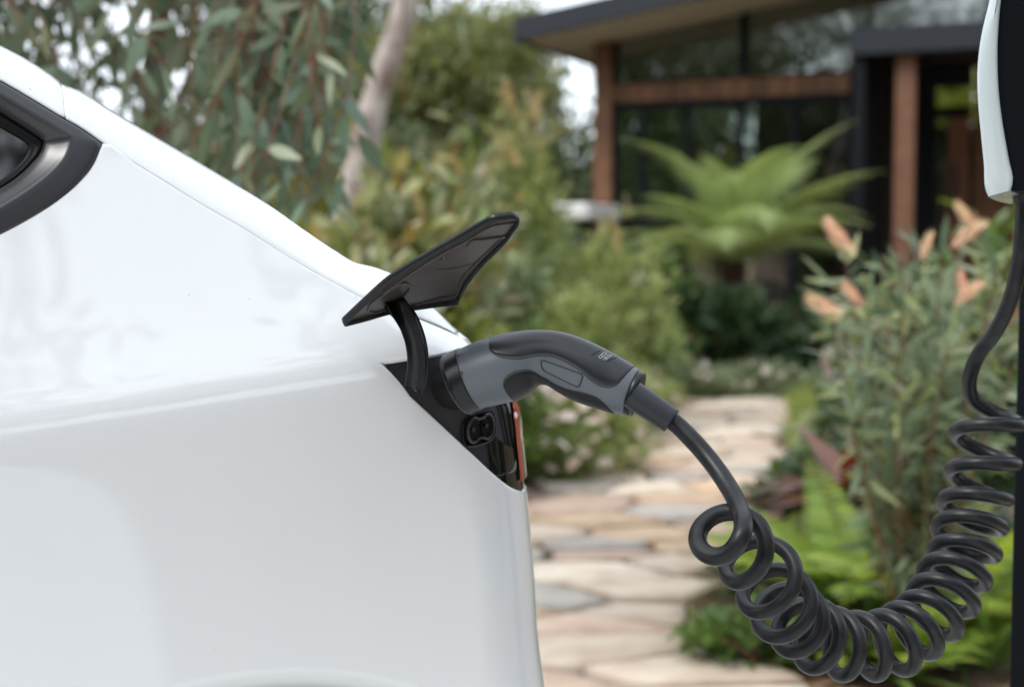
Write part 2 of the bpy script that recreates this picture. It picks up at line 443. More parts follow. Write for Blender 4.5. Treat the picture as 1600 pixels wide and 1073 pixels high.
def make_path():
    bed = np.concatenate([PR, PL[::-1]])
    V = [(x, y, -0.008) for x, y in bed]
    n = len(PR)
    F = [(i, i + 1, 2*n - 2 - i, 2*n - 1 - i) for i in range(n - 1)]
    root = tag(part('path', V, [f[::-1] for f in F], mat('sandy_joint', srgb(104, 86, 68), .95, .2, noise=(14, .8, srgb(74, 66, 46)), bump=(60, .6, .01)), smooth=False), kind='structure')
    r = random.Random(11)
    seeds = []
    y = 2.4
    while y < 12:
        rowh = 0.16 + 0.07 * r.random() + 0.008 * y
        x = -2.6 + r.random() * 0.5
        while x < 3.2:
            w = r.uniform(0.18, 0.60)
            seeds.append(np.array([x + w/2 + r.uniform(-.05, .05), y + r.uniform(-.11, .11)]))
            x += w
        y += rowh
    S = np.array(seeds)
    k = 0
    sx = 0.62      # stones lie longer across the path
    for i, s in enumerate(S):
        if not inside_path(s): continue
        poly = [s + np.array(d) for d in ((-.9, -.6), (.9, -.6), (.9, .6), (-.9, .6))]
        near = np.argsort(((S - s) * [sx, 1])[:, 0]**2 + ((S - s) * [sx, 1])[:, 1]**2)[1:16]
        for j in near:
            d = (S[j] - s) * np.array([sx**2, 1.0])
            mid = (S[j] + s) / 2
            L = np.linalg.norm(d)
            poly = clip_poly(poly, mid - d / L * 0.011, d / L)
            if len(poly) < 3: break
        if len(poly) < 3: continue
        # roughen the outline
        pts = []
        for a, b in zip(poly, poly[1:] + poly[:1]):
            L = np.linalg.norm(b - a)
            m = max(1, int(L / 0.09))
            for q in range(m):
                p = a + (b - a) * q / m
                c = s + (p - s) * (1 + r.uniform(-.04, .012) - (0.02 if q == 0 else 0))
                pts.append(c)
        pts = np.array(pts); m = len(pts)
        top = 0.014 + r.uniform(-.006, .010); tx, ty = r.uniform(-.012, .012), r.uniform(-.012, .012)
        z = lambda P: top + (P[:, 0] - s[0]) * tx + (P[:, 1] - s[1]) * ty
        rings = []
        for sc, dz in ((1.0, -0.05), (1.0, -0.006), (0.985, 0.0), (0.72, 0.002)):
            P = s + (pts - s) * sc
            rings.append(np.column_stack([P, (z(P) + dz) if dz > -0.04 else np.full(m, -0.05)]))
        V = np.concatenate(rings + [np.array([[s[0], s[1], top + .002]])])
        F = gridf(4, m, True) + [(3*m + a, 3*m + (a + 1) % m, 4*m) for a in range(m)]
        Vc = V - np.array([s[0], s[1], 0])
        o = link('flagstone', raw_mesh('flagstone', Vc, F, STONE[r.choices(range(5), (4, 3, 3, 3, 3))[0]], True), root, (s[0], s[1], 0))
        k += 1
make_path()

# pale concrete drive under the car, unseen, added to bounce light up its side
def make_drive():
    V = [(-7, -6, -.006), (1.6, -6, -.006), (1.6, 2.9, -.006), (.7, 3.25, -.006), (-.9, 3.4, -.006), (-7, 3.6, -.006)]
    tag(part('driveway', V, [(0, 1, 2, 3, 4, 5)], mat('pale_concrete', srgb(214, 212, 208), .85, .25, noise=(3, .6, srgb(196, 193, 188)), bump=(60, .3, .004)), smooth=False), kind='structure')
make_drive()

# ------------------------------------------------------------------ house
HY = R(24)
HA = np.array([math.cos(HY), -math.sin(HY), 0]); HN = np.array([-math.sin(HY), -math.cos(HY), 0]); HZ = np.array([0, 0, 1.0])
HO = at(944, 381, 14.0); HO = np.array([HO[0], HO[1], 0.0])
def hp(px, py, n=0.0):
    """photo point on the facade plane set n metres forward -> (a, z)"""
    d = ray(px, py); t = (n - (CAMP - HO) @ HN) / (d @ HN)
    P = CAMP + d * t
    return float((P - HO) @ HA), float(P[2])
def hw(a, n, z): return HO + a*HA + n*HN + z*HZ
def hbox(a0, a1, n0, n1, z0, z1):
    return boxvf(hw((a0+a1)/2, (n0+n1)/2, (z0+z1)/2), HA*(a1-a0)/2, HN*(n1-n0)/2, HZ*(z1-z0)/2)

def make_house():
    t = thing('house', 'timber and glass house with a sloping dark roof behind the garden', 'house', HO)
    DECK = hp(1235, 478, 1.2)[1] - 0.02
    aR = hp(1330, 100)[0]
    zb0, zb1 = hp(957, 161)[1], hp(957, 133)[1]                # timber band between the two rows of glass
    aE0 = hp(1330, 200, 1.1)[0]; aE1 = aE0 + 3.6
    # roof slope from the fascia's lower edge
    e0 = hp(806, 60, 1.0); e1 = hp(1000, 16, 1.0)
    sl = (e1[1] - e0[1]) / (e1[0] - e0[0])
    rz = lambda a: e0[1] + sl * (a - e0[0])
    a0, a1 = e0[0], 8.5
    # roof slab as a sheared box
    def slab(aa, bb, n0, n1, lo, hi):
        V = [hw(a, n, rz(a) + d) for a in (aa, bb) for n in (n0, n1) for d in (lo, hi)]
        return np.array(V), [(0, 1, 3, 2), (4, 6, 7, 5), (0, 4, 5, 1), (2, 3, 7, 6), (0, 2, 6, 4), (1, 5, 7, 3)]
    V, F = slab(a0, a1, -6.5, 0.96, 0.012, 0.16); roof = part('roof', V, F, M['darkmetal'], t, False)
    for nm, (aa, bb, n0, n1) in (('fascia', (a0 - .03, a1, 0.965, 1.0)), ('fascia', (a0 - .05, a0 - .004, -6.5, 0.96))):
        V, F = slab(aa, bb, n0, n1, -0.02, 0.19); part(nm, V, F, M['darkmetal'], roof, False)
    nb = 9
    for i in range(nb):
        q0, q1 = -6.4 + i*7.3/nb, -6.4 + (i+1)*7.3/nb - 0.012
        V, F = slab(a0 + .02, a1 - .1, q0, q1, -0.012, 0.008); part('soffit_board', V, F, M['soffit'], roof, False)
    # corner post, band boards, frames, panes
    w = 0.18
    V, F = hbox(-w/2, w/2, -.12, .06, -0.02, rz(0) - .02); part('corner_post', V, F, M['timber'], t, False)
    nbd = 15; step = (aR - w/2) / nbd
    for i in range(nbd):
        V, F = hbox(w/2 + i*step, w/2 + (i+1)*step - .008, -.06, .03 + .004*(i % 2), zb0, zb1)
        part('cladding_board', V, F, M['timber'], t, False)
    V, F = hbox(w/2, aR, -.10, -.065, zb0 - .02, zb1 + .02); part('band_backing', V, F, M['blackwall'], t, False)
    am = hp(1155, 250)[0]; amu = hp(1162, 60)[0]
    def frame(a, b, z0, z1f, mats='blackwall'):
        # window: pane with a frame of four bars
        zt0, zt1 = z1f(a), z1f(b)
        V = [hw(a, -.03, z0), hw(b, -.03, z0), hw(b, -.03, zt1), hw(a, -.03, zt0), hw(a, -.04, z0), hw(b, -.04, z0), hw(b, -.04, zt1), hw(a, -.04, zt0)]
        return part('window', V, [(0, 3, 2, 1), (4, 5, 6, 7), (0, 1, 5, 4), (2, 3, 7, 6), (1, 2, 6, 5), (3, 0, 4, 7)], M[mats], t, False), (zt0, zt1)
    fb = .035
    for (a, b) in ((w/2, amu), (amu, aR + 1.2)):
        win, (q0, q1) = frame(a + fb, b - fb, zb1 + .03, lambda s: rz(s) - .03, 'glass2')
        for bx in ((a, a + fb, zb1, q0), (b - fb, b, zb1, q1)):
            V, F = hbox(bx[0], bx[1], -.07, .02, bx[2], bx[3]); part('window_frame', V, F, M['blackwall'], win, False)
        V, F = hbox(a + fb, b - fb, -.07, .02, zb1 + .001, zb1 + .03); part('window_sill', V, F, M['blackwall'], win, False)
    doors = [w/2, hp(1003, 300)[0], hp(1075, 300)[0], am, (am + aR)/2, aR]
    for a, b in zip(doors[:-1], doors[1:]):
        win, _ = frame(a + .03, b - .03, DECK + .07, lambda s: zb0 - .07, 'glass')
        win.name = 'glass_door'
        for bx in ((a, a + .03, DECK, zb0 - .001), (b - .03, b, DECK, zb0 - .001)):
            V, F = hbox(bx[0] + .0005, bx[1] - .0005, -.07, .02, bx[2], bx[3]); part('door_frame', V, F, M['blackwall'], win, False)
        for z0, z1 in ((DECK, DECK + .07), (zb0 - .07, zb0 - .001)):
            V, F = hbox(a + .03, b - .03, -.065, .015, z0, z1); part('door_rail', V, F, M['blackwall'], win, False)
    # room behind the glass: floor, back wall with a far window, side wall, a few furnishings
    V, F = hbox(-.1, a1, -6.2, -.13, DECK - .1, DECK); part('floor_slab', V, F, M['inner'], t, False)
    for (p, q, z0, z1) in ((-.1, 1.95, DECK, 4.9), (1.95, 2.95, DECK, 2.62), (1.95, 2.95, 3.45, 4.9), (2.95, a1, DECK, 5.0)):
        V, F = hbox(p, q - .002, -6.3, -6.2, z0, z1); part('back_wall', V, F, M['inner'], t, False)
    V, F = hbox(aR + 1.2, aR + 1.3, -6.19, -1.3, DECK, 4.6); part('side_wall', V, F, M['inner'], t, False)
    for (p, n0) in ((1.1, -3.0), (2.1, -3.6)):
        V, F = hbox(p, p + .14, n0, n0 + .14, DECK, zb0 + .9); part('inner_post', V, F, M['inner'], t, False)
    V, F = hbox(.6, 2.1, -2.2, -1.5, DECK + .66, DECK + .74); tb = part('inner_table', V, F, M['timber'], t, False)
    for p in (.65, 1.98):
        V, F = hbox(p, p + .07, -2.1, -1.6, DECK, DECK + .655); part('table_leg', V, F, M['timber'], tb, False)
    # entry volume: black portal with a timber post, door recess behind
    pz0, pz1 = hp(1330, 86, 1.1)[1], hp(1330, 45, 1.1)[1]
    V, F = hbox(aE0 - .02, aE1, 0.2, 1.12, pz0, pz1); part('portal_fascia', V, F, M['darkmetal'], t, False)
    wl_ = hp(1392, 250, 1.05)[0]
    V, F = hbox(aE0, aE0 + .10, 0.05, 1.06, DECK, pz0 - .002); part('portal_wall', V, F, M['blackwall'], t, False)
    V, F = hbox(aE0 + .10, wl_ + .1, -.9, -.82, DECK, pz0 + .6); part('recess_panel', V, F, M['blackwall'], t, False)
    pa, pb = hp(1397, 250, 1.0)[0], hp(1431, 250, 1.0)[0]
    V, F = hbox(pa, pb - .02, .90, .98, DECK - .4, pz0 - .002); part('portal_post', V, F, M['timber2'], t, False)
    # recess wall: vertical boards, and a door with a glazed light
    d0, d1 = hp(1442, 250, -.9)[0], hp(1515, 250, -.9)[0]
    x = wl_ + .1
    while x < aE1 + .6:
        if not (d0 - .13 < x < d1 + .02):
            V, F = hbox(x, x + .112, -.92, -.84, DECK, pz0 + .6); part('cladding_board', V, F, M['timber'], t, False)
        x += .12
    zt = hp(1470, 168, -.9)[1]; zt2 = hp(1470, 138, -.9)[1]
    V, F = hbox(d0, d1, -.90, -.86, zt, zt2); tl = part('transom_light', V, F, glass('transom_glass', (0.75, 0.8, 0.7), 0.05), t, False)
    V, F = hbox(d0 - .02, d1 + .02, -.93, -.84, zt - .1, zt - .003); part('transom_bar', V, F, M['blackwall'], tl, False)
    V, F = hbox(d0 - .02, d1 + .02, -.93, -.84, zt2 + .003, pz0 + .6); part('transom_head', V, F, M['blackwall'], tl, False)
    dm = d0 + (d1 - d0)*.55
    V, F = hbox(d0, dm, -.90, -.86, DECK + .05, zt - .104); part('side_light', V, F, M['glass'], t, False)
    V, F = hbox(dm + .003, d1, -.92, -.85, DECK + .02, zt - .104); dr = part('front_door', V, F, M['timber'], t, False)
    V, F = hbox(dm + .05, dm + .08, -.845, -.81, DECK + .8, DECK + 1.3); part('handle', V, F, M['darkmetal'], dr, False)
    # deck of boards with a timber edge
    x = -1.5; k = 0
    while x < aE1 + 1:
        V, F = hbox(x, x + .285, .07, 1.55, DECK - .05, DECK - .004 - .003*(k % 2)); part('deck_board', V, F, M['timber2'], t, False); x += .292; k += 1
    V, F = hbox(-1.5, aE1 + 1, 1.552, 1.6, DECK - .26, DECK + .0); part('deck_edge', V, F, M['timber'], t, False)
    for i in range(6):
        V, F = hbox(-1.2 + i*1.5, -1.08 + i*1.5, 1.2, 1.32, -.05, DECK - .055); part('deck_stump', V, F, M['blackwall'], t, False)
    return DECK
DECK_Z = make_house()

def make_bar():
    a0, z0 = hp(848, 344, 1.0); a1, z1 = hp(925, 318, 1.0)
    t = thing('outdoor_bar', 'white topped black outdoor bench beside the corner post of the house', 'bench', hw((a0+a1)/2, .5, DECK_Z))
    o = part('bench_top', *hbox(a0, a1, .2, 1.1, z0, z1), M['whitetop'], t, False); bevel(o, .02)
    part('cabinet', *hbox(a0 + .1, a1 - .05, .25, 1.0, DECK_Z + .05, z0 - .002), M['blackwall'], t, False)
    for i in range(3):
        w = (a1 - a0 - .19)/3
        d = part('cabinet_door', *hbox(a0 + .12 + i*w, a0 + .12 + (i+1)*w - .02, 1.0, 1.025, DECK_Z + .1, z0 - .06), M['blackwall'], t, False)
        part('handle', *hbox(a0 + .12 + i*w + .03, a0 + .12 + i*w + .05, 1.025, 1.05, z0 - .4, z0 - .15), M['darkmetal'], d, False)
make_bar()

# ================================================================== CAR
PSI = R(25)
CU = np.array([math.cos(PSI), math.sin(PSI), 0]); CV = np.array([math.sin(PSI), -math.cos(PSI), 0])
CO = at(615, 585, 1.345); CO = np.array([CO[0], CO[1], 0.0])
RC = 0.105
def to_car(P):
    d = np.asarray(P) - CO
    return d @ CU, d @ CV, np.asarray(P)[..., 2]
def car_w(u, v, z):
    u, v, z = np.broadcast_arrays(np.asarray(u, float), np.asarray(v, float), np.asarray(z, float))
    return CO + u[..., None]*CU + v[..., None]*CV + z[..., None]*np.array([0, 0, 1.0])
def side_hit(px, py, v=0.0):
    d = ray(px, py); t = (np.asarray(v) - (CAMP - CO) @ CV) / (d @ CV)
    return to_car(CAMP + d * t[..., None])
_cu, _, _cz = side_hit(np.array([0., 380, 600]), np.array([662., 606, 572]))
_zs = np.polyfit(_cu, _cz, 2)
def zs(u):
    u = np.asarray(u, float); lo = _cu[0]
    base = np.polyval(_zs, np.maximum(u, lo))
    return base + np.minimum(u - lo, 0) * (2*_zs[0]*lo + _zs[1])
# wheel arch
_ua, _, _za = side_hit(np.array([400.]), np.array([1098.]))
ARCH_U, ARCH_TOP, ARCH_R = float(_ua[0]), float(_za[0]), 0.385
def g(u, z):
    u, z = np.asarray(u, float), np.asarray(z, float)
    h = z - zs(u)
    s = np.sqrt(h*h + 0.019**2)
    p, q = (h + s)/2, (s - h)/2
    up = 0.25*p + 0.27*0.06*(1 - np.exp(-p/0.06))
    lo = 0.10*q - 0.26*q*q
    v = -up - np.where(q < .5, lo, lo) - 0.035*np.maximum(u + 0.9, 0)**2*0.5
    # arch flare
    dr = np.sqrt((u - ARCH_U)**2 + (z - (ARCH_TOP - ARCH_R))**2) - ARCH_R
    x = np.clip(1 - dr/0.024, 0, 1)
    v = v - 0.016 * x*x
    return v
# rear corner: silhouette pixels -> start of the corner arc
_sil = np.array([[640, 450], [688, 492], [735, 535], [777, 580], [806, 625], [816, 690], [823, 768], [829, 830], [835, 900], [840, 985], [851, 1073], [868, 1160]])
_phi = math.pi/2 - PSI
def _uc():
    zz, uu = [], []
    for px, py in _sil:
        v = 0.0
        for _ in range(6):
            u, _v, z = side_hit(np.array([float(px)]), np.array([float(py)]), v)
            uc = float(u[0]) - RC*math.sin(_phi)
            v = float(g(uc + RC*math.sin(_phi), z[0])) - RC*(1 - math.cos(_phi))
        zz.append(float(z[0])); uu.append(uc)
    return np.array(zz)[::-1], np.array(uu)[::-1]
_ucz, _ucu = _uc()
_zf = np.linspace(_ucz[0], _ucz[-1], 160); _uf = herm(_ucz, _ucu, _zf)
def uc(z):
    z = np.asarray(z, float)
    return np.interp(z, _zf, _uf)
def S(w, z, off=0.0):
    """car surface: w metres along the section (0 where the rear corner starts), height z, offset outwards"""
    w, z = np.broadcast_arrays(np.asarray(w, float), np.asarray(z, float))
    ph = np.clip(w / RC, 0, math.pi/2)
    u = uc(z) + np.minimum(w, 0) + RC*np.sin(ph)
    v = g(u, z) - RC*(1 - np.cos(ph)) - np.maximum(w - RC*math.pi/2, 0)
    n_u, n_v = np.sin(ph), np.cos(ph)
    return car_w(u + off*n_u, v + off*n_v, z)
def vS(u, z):
    e = np.clip(u - uc(z), 0, RC*0.9999)
    return g(u, z) - (RC - np.sqrt(RC*RC - e*e))
def inv(px, py):
    """photo point -> (w, z) on the car surface"""
    px, py = np.atleast_1d(np.asarray(px, float)), np.atleast_1d(np.asarray(py, float))
    d = ray(px, py)
    lo = np.full(len(px), 0.35); hi = np.full(len(px), 2.2)
    def f(t):
        u, v, z = to_car(CAMP + d*t[:, None]); return v - vS(u, z)
    for _ in range(50):
        mid = (lo + hi)/2; k = f(mid) > 0
        lo = np.where(k, mid, lo); hi = np.where(k, hi, mid)
    u, v, z = to_car(CAMP + d*lo[:, None])
    e = u - uc(z)
    w = np.where(e < 0, e, RC*np.arcsin(np.clip(e/RC, 0, 1)))
    return w, z
def on_car(px, py, off=0.0):
    w, z = inv(px, py)
    return S(w, z, off)

SHUT = np.array([[161, 226], [210, 257], [262, 289], [319, 324], [375, 356], [450, 403], [525, 446], [575, 471], [615, 485], [657, 500], [700, 518], [731, 533]], float)
SILH = np.array([[0, 73], [49, 99], [90, 127], [97, 133], [124, 144], [180, 178], [240, 214], [300, 249], [360, 285], [420, 322], [480, 364], [525, 394], [555, 412], [594, 423], [625, 436], [655, 460], [684, 487], [708, 510], [734, 532]], float)
TRIM_O = np.array([[161, 226], [149, 256], [128, 283], [89.5, 316], [45, 344], [0, 368]], float)
TRIM_U = np.array([[161, 225], [128, 202], [95, 183], [45, 153], [0, 127]], float)
def extend(c, dx, k=1.0):
    d = c[-1] - c[-2]; d = d / abs(d[0])
    return np.vstack([c, c[-1] + d*dx*0.5*np.array([1, k]), c[-1] + d*dx*np.array([1, k*.92])])

def make_car():
    base = car_w(-1.0, -0.9, 0.0)
    car = thing('car', 'white electric car with its charge flap open and a plug in the port', 'car', base)
    # ---- body side: three stacked bands of one panel
    wp = float(inv(611, 585)[0][0])
    top_px = np.vstack([extend(TRIM_O, 700, 0.5)[::-1], SHUT[1:]])
    top_px = catmull(top_px, 160)
    tw, tz = inv(top_px[:, 0], top_px[:, 1]); tw = np.maximum.accumulate(tw + np.arange(len(tw))*1e-6)
    diag = np.array([[611, 592], [616, 599], [624, 606], [650, 630], [700, 676.5], [745, 718.5], [770, 741.5], [784, 753], [797, 762], [808, 767], [817, 769]], float)
    dfine = catmull(diag, 120)
    dw, dz = inv(dfine[:, 0], dfine[:, 1]); dw = np.maximum.accumulate(dw + np.arange(len(dw))*1e-6)
    rim = np.array([[611, 565], [660, 557], [700, 549], [735, 537.5]], float)
    rfine = catmull(rim, 60)
    rw, rz_ = inv(rfine[:, 0], rfine[:, 1]); rw = np.maximum.accumulate(rw + np.arange(len(rw))*1e-6)
    wtip = min(tw[-1], rw[-1])
    wend = RC*math.pi/2 + 1.5
    zlow = 0.30
    def zbot(w, z_ref):
        u = uc(z_ref) + np.minimum(w, 0) + RC*np.sin(np.clip(w/RC, 0, math.pi/2))
        e = ARCH_R**2 - (u - ARCH_U)**2
        return np.where(e > 0, np.maximum(zlow, ARCH_TOP - ARCH_R + np.sqrt(np.maximum(e, 0))), zlow)
    def top_of(w): return np.interp(w, tw, tz)
    def dia_of(w):
        left = dz[0] + (w - dw[0])*(-0.10)
        r = np.interp(w, dw, dz)
        return np.where(w < wp, left, np.where(w > RC*1.5, np.interp(w, [RC*1.5, RC*1.5 + .28, RC*1.5 + .34, 9], [dz[-1], dz[-1] - .01, 0.925, 0.93]), r))
    def rim_of(w):
        left = rz_[0] + (w - rw[0])*(-0.10)
        return np.where(w < wp, left, np.interp(w, rw, rz_))
    mb = MB()
    wl_ = np.concatenate([np.linspace(-2.2, -1.2, 30)[:-1], np.linspace(-1.2, wp, 190)])
    wr = np.concatenate([np.linspace(wp, RC*1.5, 90)[:-1], np.linspace(RC*1.5, wend, 50)])
    wc = np.linspace(wp, wtip - 1e-4, 40)
    def band(ws, lo, hi, n):
        T = np.linspace(0, 1, n)
        W = np.repeat(ws[None, :], n, 0)
        Z = lo[None, :] + (hi - lo)[None, :]*T[:, None]
        return S(W, Z).reshape(-1, 3), gridf(n, len(ws))
    for ws in (wl_, wr):
        d = dia_of(ws); mb.add(*band(ws, zbot(ws, 0.72), d, 90))
    mb.add(*band(wl_, dia_of(wl_), rim_of(wl_), 14))
    for ws in (wl_, wc):
        mb.add(*band(ws, rim_of(ws), np.maximum(top_of(ws), rim_of(ws) + 1e-4), 80))
    side = mb.build('quarter_panel', M['paint'], car)
    flange(side, 0.010, 0.0011)
    # ---- hatch shell and roof rail: strip from the shut line over the roof edge and across the car
    gap_u = np.vstack([extend(TRIM_U, 700, 0.62)[::-1], SHUT[1:]])
    n = 260
    lowc = catmull(gap_u, 4*n); sil = catmull(np.vstack([extend(SILH[::-1], 700, 0.62)[::-1]]), 4*n)
    def resamp(c, xs): return np.column_stack([xs, np.interp(xs, c[:, 0], c[:, 1])])
    def strip(name, x0, x1, x0t, x1t, m):
        f = np.linspace(0, 1, m)
        lo = resamp(lowc, x0 + (x1 - x0)*f); hi = resamp(sil, x0t + (x1t - x0t)*f)
        P = on_car(lo[:, 0] + 1.7, lo[:, 1] - 4.0, -0.0008)
        # roof edge point: on the silhouette ray, set inwards
        du, dv, dz_ = to_car(P)
        wid = np.hypot(*(hi - lo).T) / FPX * 1.3
        Vq = dv - 0.012 - 0.75*wid
        d = ray(hi[:, 0], hi[:, 1]); t = (Vq - (CAMP - CO) @ CV) / (d @ CV); Q = CAMP + d*t[:, None]
        vd = norm(Q - CAMP)
        C = Q - vd*(0.55*np.linalg.norm(Q - P, axis=1))[:, None]
        C = C*0.75 + (P*0.45 + Q*.55)*0.25
        rows = []
        for s in np.linspace(0, 1, 16):
            rows.append((1-s)**2*P + 2*s*(1-s)*C + s*s*Q)
        last = rows[-1]; dirv = norm(rows[-1] - rows[-2])
        for k, dd in enumerate((.008, .02, .04, .08, .16, .3, .55, .9, 1.3)):
            bl = min(1, dd/.06)
            zc = 0.04*(dd - dd*dd/1.5)
            tgt = Q - CV*dd + np.array([0, 0, 1.0])*zc
            rows.append(tgt*bl + (Q + dirv*dd)*(1 - bl))
        G = np.array(rows)
        if name == 'rail_gap_shade':
            G = G[:18] - CV*.0016 - np.array([0, 0, .0016])
            return part(name, G.reshape(-1, 3), gridf(len(G), m), M['gasket'], car)
        o = part(name, G.reshape(-1, 3), gridf(len(rows), m), M['paint'], car)
        return flange(o, 0.012, 0.0010)
    strip('hatch_shell', 103.5, 730, 99.5, 733, 320)
    strip('roof_rail', -690, 99.0, -690, 95.0, 150)
    strip('rail_gap_shade', 93, 109, 89, 105, 6)  # black sheet just under the rail gap paints in its shade
    # black strip just under the shut line, the gap's shade put in as colour
    def strip_under():
        c = resamp(lowc, np.linspace(-650, 725, 160))
        A = on_car(c[:, 0], c[:, 1] + 2.5, -0.0020); B = on_car(c[:, 0], c[:, 1] - 6, -0.0022)
        part('shut_line_shade', np.concatenate([A, B]), gridf(2, 160), M['gasket'], car)
    strip_under()
    # ---- window trim, gasket and pane
    xl = 700
    O = np.vstack([extend(TRIM_U, xl, .62)[::-1], extend(TRIM_O, xl, .5)[1:]])
    RDG = np.vstack([extend(np.array([[110, 214], [85, 199], [55, 181], [27, 164], [0, 148]], float), xl, .62)[::-1],
                     extend(np.array([[110, 215], [108, 226], [101, 244], [87, 261], [69, 277], [36, 301], [0, 323]], float), xl, .5)[1:]])
    INN = np.vstack([extend(np.array([[71.6, 219], [50, 204], [25, 188], [0, 172]], float), xl, .62)[::-1],
                     extend(np.array([[71.6, 220], [70, 229], [51, 256], [24, 280], [0, 295]], float), xl, .5)[1:]])
    GLS = np.vstack([extend(np.array([[49, 225], [43, 219], [30, 211], [0, 194]], float), xl, .62)[::-1],
                     extend(np.array([[50, 227], [48, 235], [30, 259], [12, 275], [0, 283]], float), xl, .5)[1:]])
    def two(c, tip, m):
        """resample so that the tip sits at the same index on every curve"""
        i = int(np.argmax(c[:, 0]))
        a = catmull(c[:i+1], m); b = catmull(c[i:], m)
        return np.vstack([a, b[1:]])
    m = 90
    curves = [two(c, 0, m) for c in (O, RDG, INN)]
    def lay(c, off, push=0.0):
        P = on_car(c[:, 0], c[:, 1], 0.0)
        return P + CV*off
    rows = []
    o0, o1, o2 = curves
    tipw = np.exp(-((np.arange(2*m - 1) - (m - 1))/14.0)**2)
    rows.append(lay(o0 + (o1 - o0)*0.018, -0.009)); rows.append(lay(o0 + (o1 - o0)*.02, -0.0012)); rows.append(lay(o0 + (o1 - o0)*.05, 0.0004))
    for s in (.25, .5, .75, .92): rows.append(lay(o0 + (o1 - o0)*s, 0.0008 + 0.0025*s))
    rows.append(lay(o1, 0.0030))
    for s in (.08, .3, .6, .9): rows.append(lay(o1 + (o2 - o1)*s, 0.0026 - 0.013*s))
    rows.append(lay(o2, -0.0125)); rows.append(lay(o2 + (o2 - o1)*.02, -0.022))
    G = np.array(rows)
    tr = part('window_surround', G.reshape(-1, 3), gridf(len(rows), 2*m - 1, flip=True), M['trim'], car)
    gl = two(GLS, 0, m); o2b = o2
    rows = [lay(o2b, -0.0165), lay(o2b + (gl - o2b)*.3, -0.0135), lay(o2b + (gl - o2b)*.42, -0.0185), lay(o2b + (gl - o2b)*.75, -0.0175), lay(gl, -0.0195), lay(gl + (gl - o2b)*.05, -0.026)]
    part('window_gasket', np.array(rows).reshape(-1, 3), gridf(len(rows), 2*m - 1, flip=True), M['gasket'], car)
    a, b = gl[:m], gl[m-1:][::-1]
    rows = [lay(b + (a - b)*s, -0.021) for s in np.linspace(-.02, 1.02, 12)]
    part('window_pane', np.array(rows).reshape(-1, 3), gridf(12, m), M['carglass'], car)
    # ---- charge port panel and tail lamp, both lying on the rear corner
    inb = np.array([[772, 744], [790, 741], [799, 733], [803, 722], [803, 708], [798, 676], [790, 640], [776, 600], [757, 566], [741, 541]], float)
    def patch(name, wl0, wl1, zlo, zhi, off, material, parent, nw=50, nz=40):
        T = np.linspace(0, 1, nw); Q = np.linspace(0, 1, nz)
        W = np.zeros((nz, nw)); Z = np.zeros((nz, nw))
        for j, q in enumerate(Q):
            pass
        return None
    dcur = catmull(diag[:9], 60); rcur = catmull(np.array([[611, 563], [660, 555], [700, 547], [741, 540]], float), 60)
    lcur = catmull(np.array([[610.5, 590], [610, 575], [611, 563]], float), 40); ecur = catmull(inb, 40)
    # Coons patch in photo space between diagonal, rim, left edge and the lamp's edge
    dd = catmull(np.vstack([[[610.5, 590]], diag[1:7], [[772, 744]]]), 60)
    Uu = np.linspace(0, 1, 60)[None, :, None]; Vv = np.linspace(0, 1, 40)[:, None, None]
    C0, C1, D0, D1 = dd[None], rcur[None], lcur[:, None], ecur[:, None]
    G = (1-Vv)*C0 + Vv*C1 + (1-Uu)*D0 + Uu*D1 - ((1-Uu)*(1-Vv)*dd[0] + Uu*(1-Vv)*dd[-1] + (1-Uu)*Vv*rcur[0] + Uu*Vv*rcur[-1])
    W_, Z_ = inv(G[..., 0].ravel(), G[..., 1].ravel())
    P = S(W_, Z_, -0.0045)
    pan = part('charge_port_panel', P, gridf(40, 60), M['plastic'], car)
    flange(pan, 0.02, 0.0008)
    # raised edge of the panel next to the lamp
    W_, Z_ = inv(ecur[:, 0], ecur[:, 1])
    part('panel_rim', *tube(S(W_, Z_, -0.0035)[:34], 0.0016, 8), M['plastic2'], pan)
    W_, Z_ = inv(ecur[:, 0] - 6, ecur[:, 1] - 3)
    part('panel_rim', *tube(S(W_, Z_, -0.0040)[3:32], 0.0011, 8), M['plastic2'], pan)
    # slot edge of the hinge arm
    sl = catmull(np.array([[634, 594], [640, 601], [662, 597], [659, 588]], float), 14)
    part('hinge_slot_edge', *tube(on_car(sl[:, 0], sl[:, 1], -0.0042), 0.0011, 8), M['plastic2'], pan)
    # tail lamp: smoked lens round the corner
    lam = thing_part = None
    wA, zA = inv(np.array([772., 781, 797, 806]), np.array([743., 751, 761, 766]))
    ee = catmull(np.array([[742, 540], [757, 566], [776, 600], [790, 640], [798, 676], [803, 708], [803, 722], [799, 733], [790, 741], [773, 745]], float), 50)
    we, ze = inv(ee[:, 0], ee[:, 1])
    bw = RC*math.pi/2 + .30
    rows = []
    for f in np.linspace(0, 1, 40):
        W = we + (bw - we)*f; 
        zb = np.maximum(ze, dia_of(W) + 0.0012)
        rows.append(S(W, zb, -0.0055 if f < .02 else -0.0015))
    # close the lens down to the panel's lower edge
    G = np.array(rows)
    ln = part('tail_lamp', G.reshape(-1, 3), gridf(40, 50, flip=True), M['lens'], car)
    lowW = np.linspace(inv(772, 744)[0][0], bw, 60)
    zt = np.interp(lowW, we[::-1] if we[0] > we[-1] else we, ze[::-1] if we[0] > we[-1] else ze)
    G = [S(lowW, dia_of(lowW) + (0.045*f) + 0.0012, -0.0022) for f in np.linspace(0, 1, 12)]
    part('lamp_lower_lens', np.array(G).reshape(-1, 3), gridf(12, 60), M['lens'], ln)
    # red light strip and clear edge
    rs0 = np.array([[797.5, 622], [802, 650], [806, 680], [809, 710], [811.5, 735], [813, 752]], float)
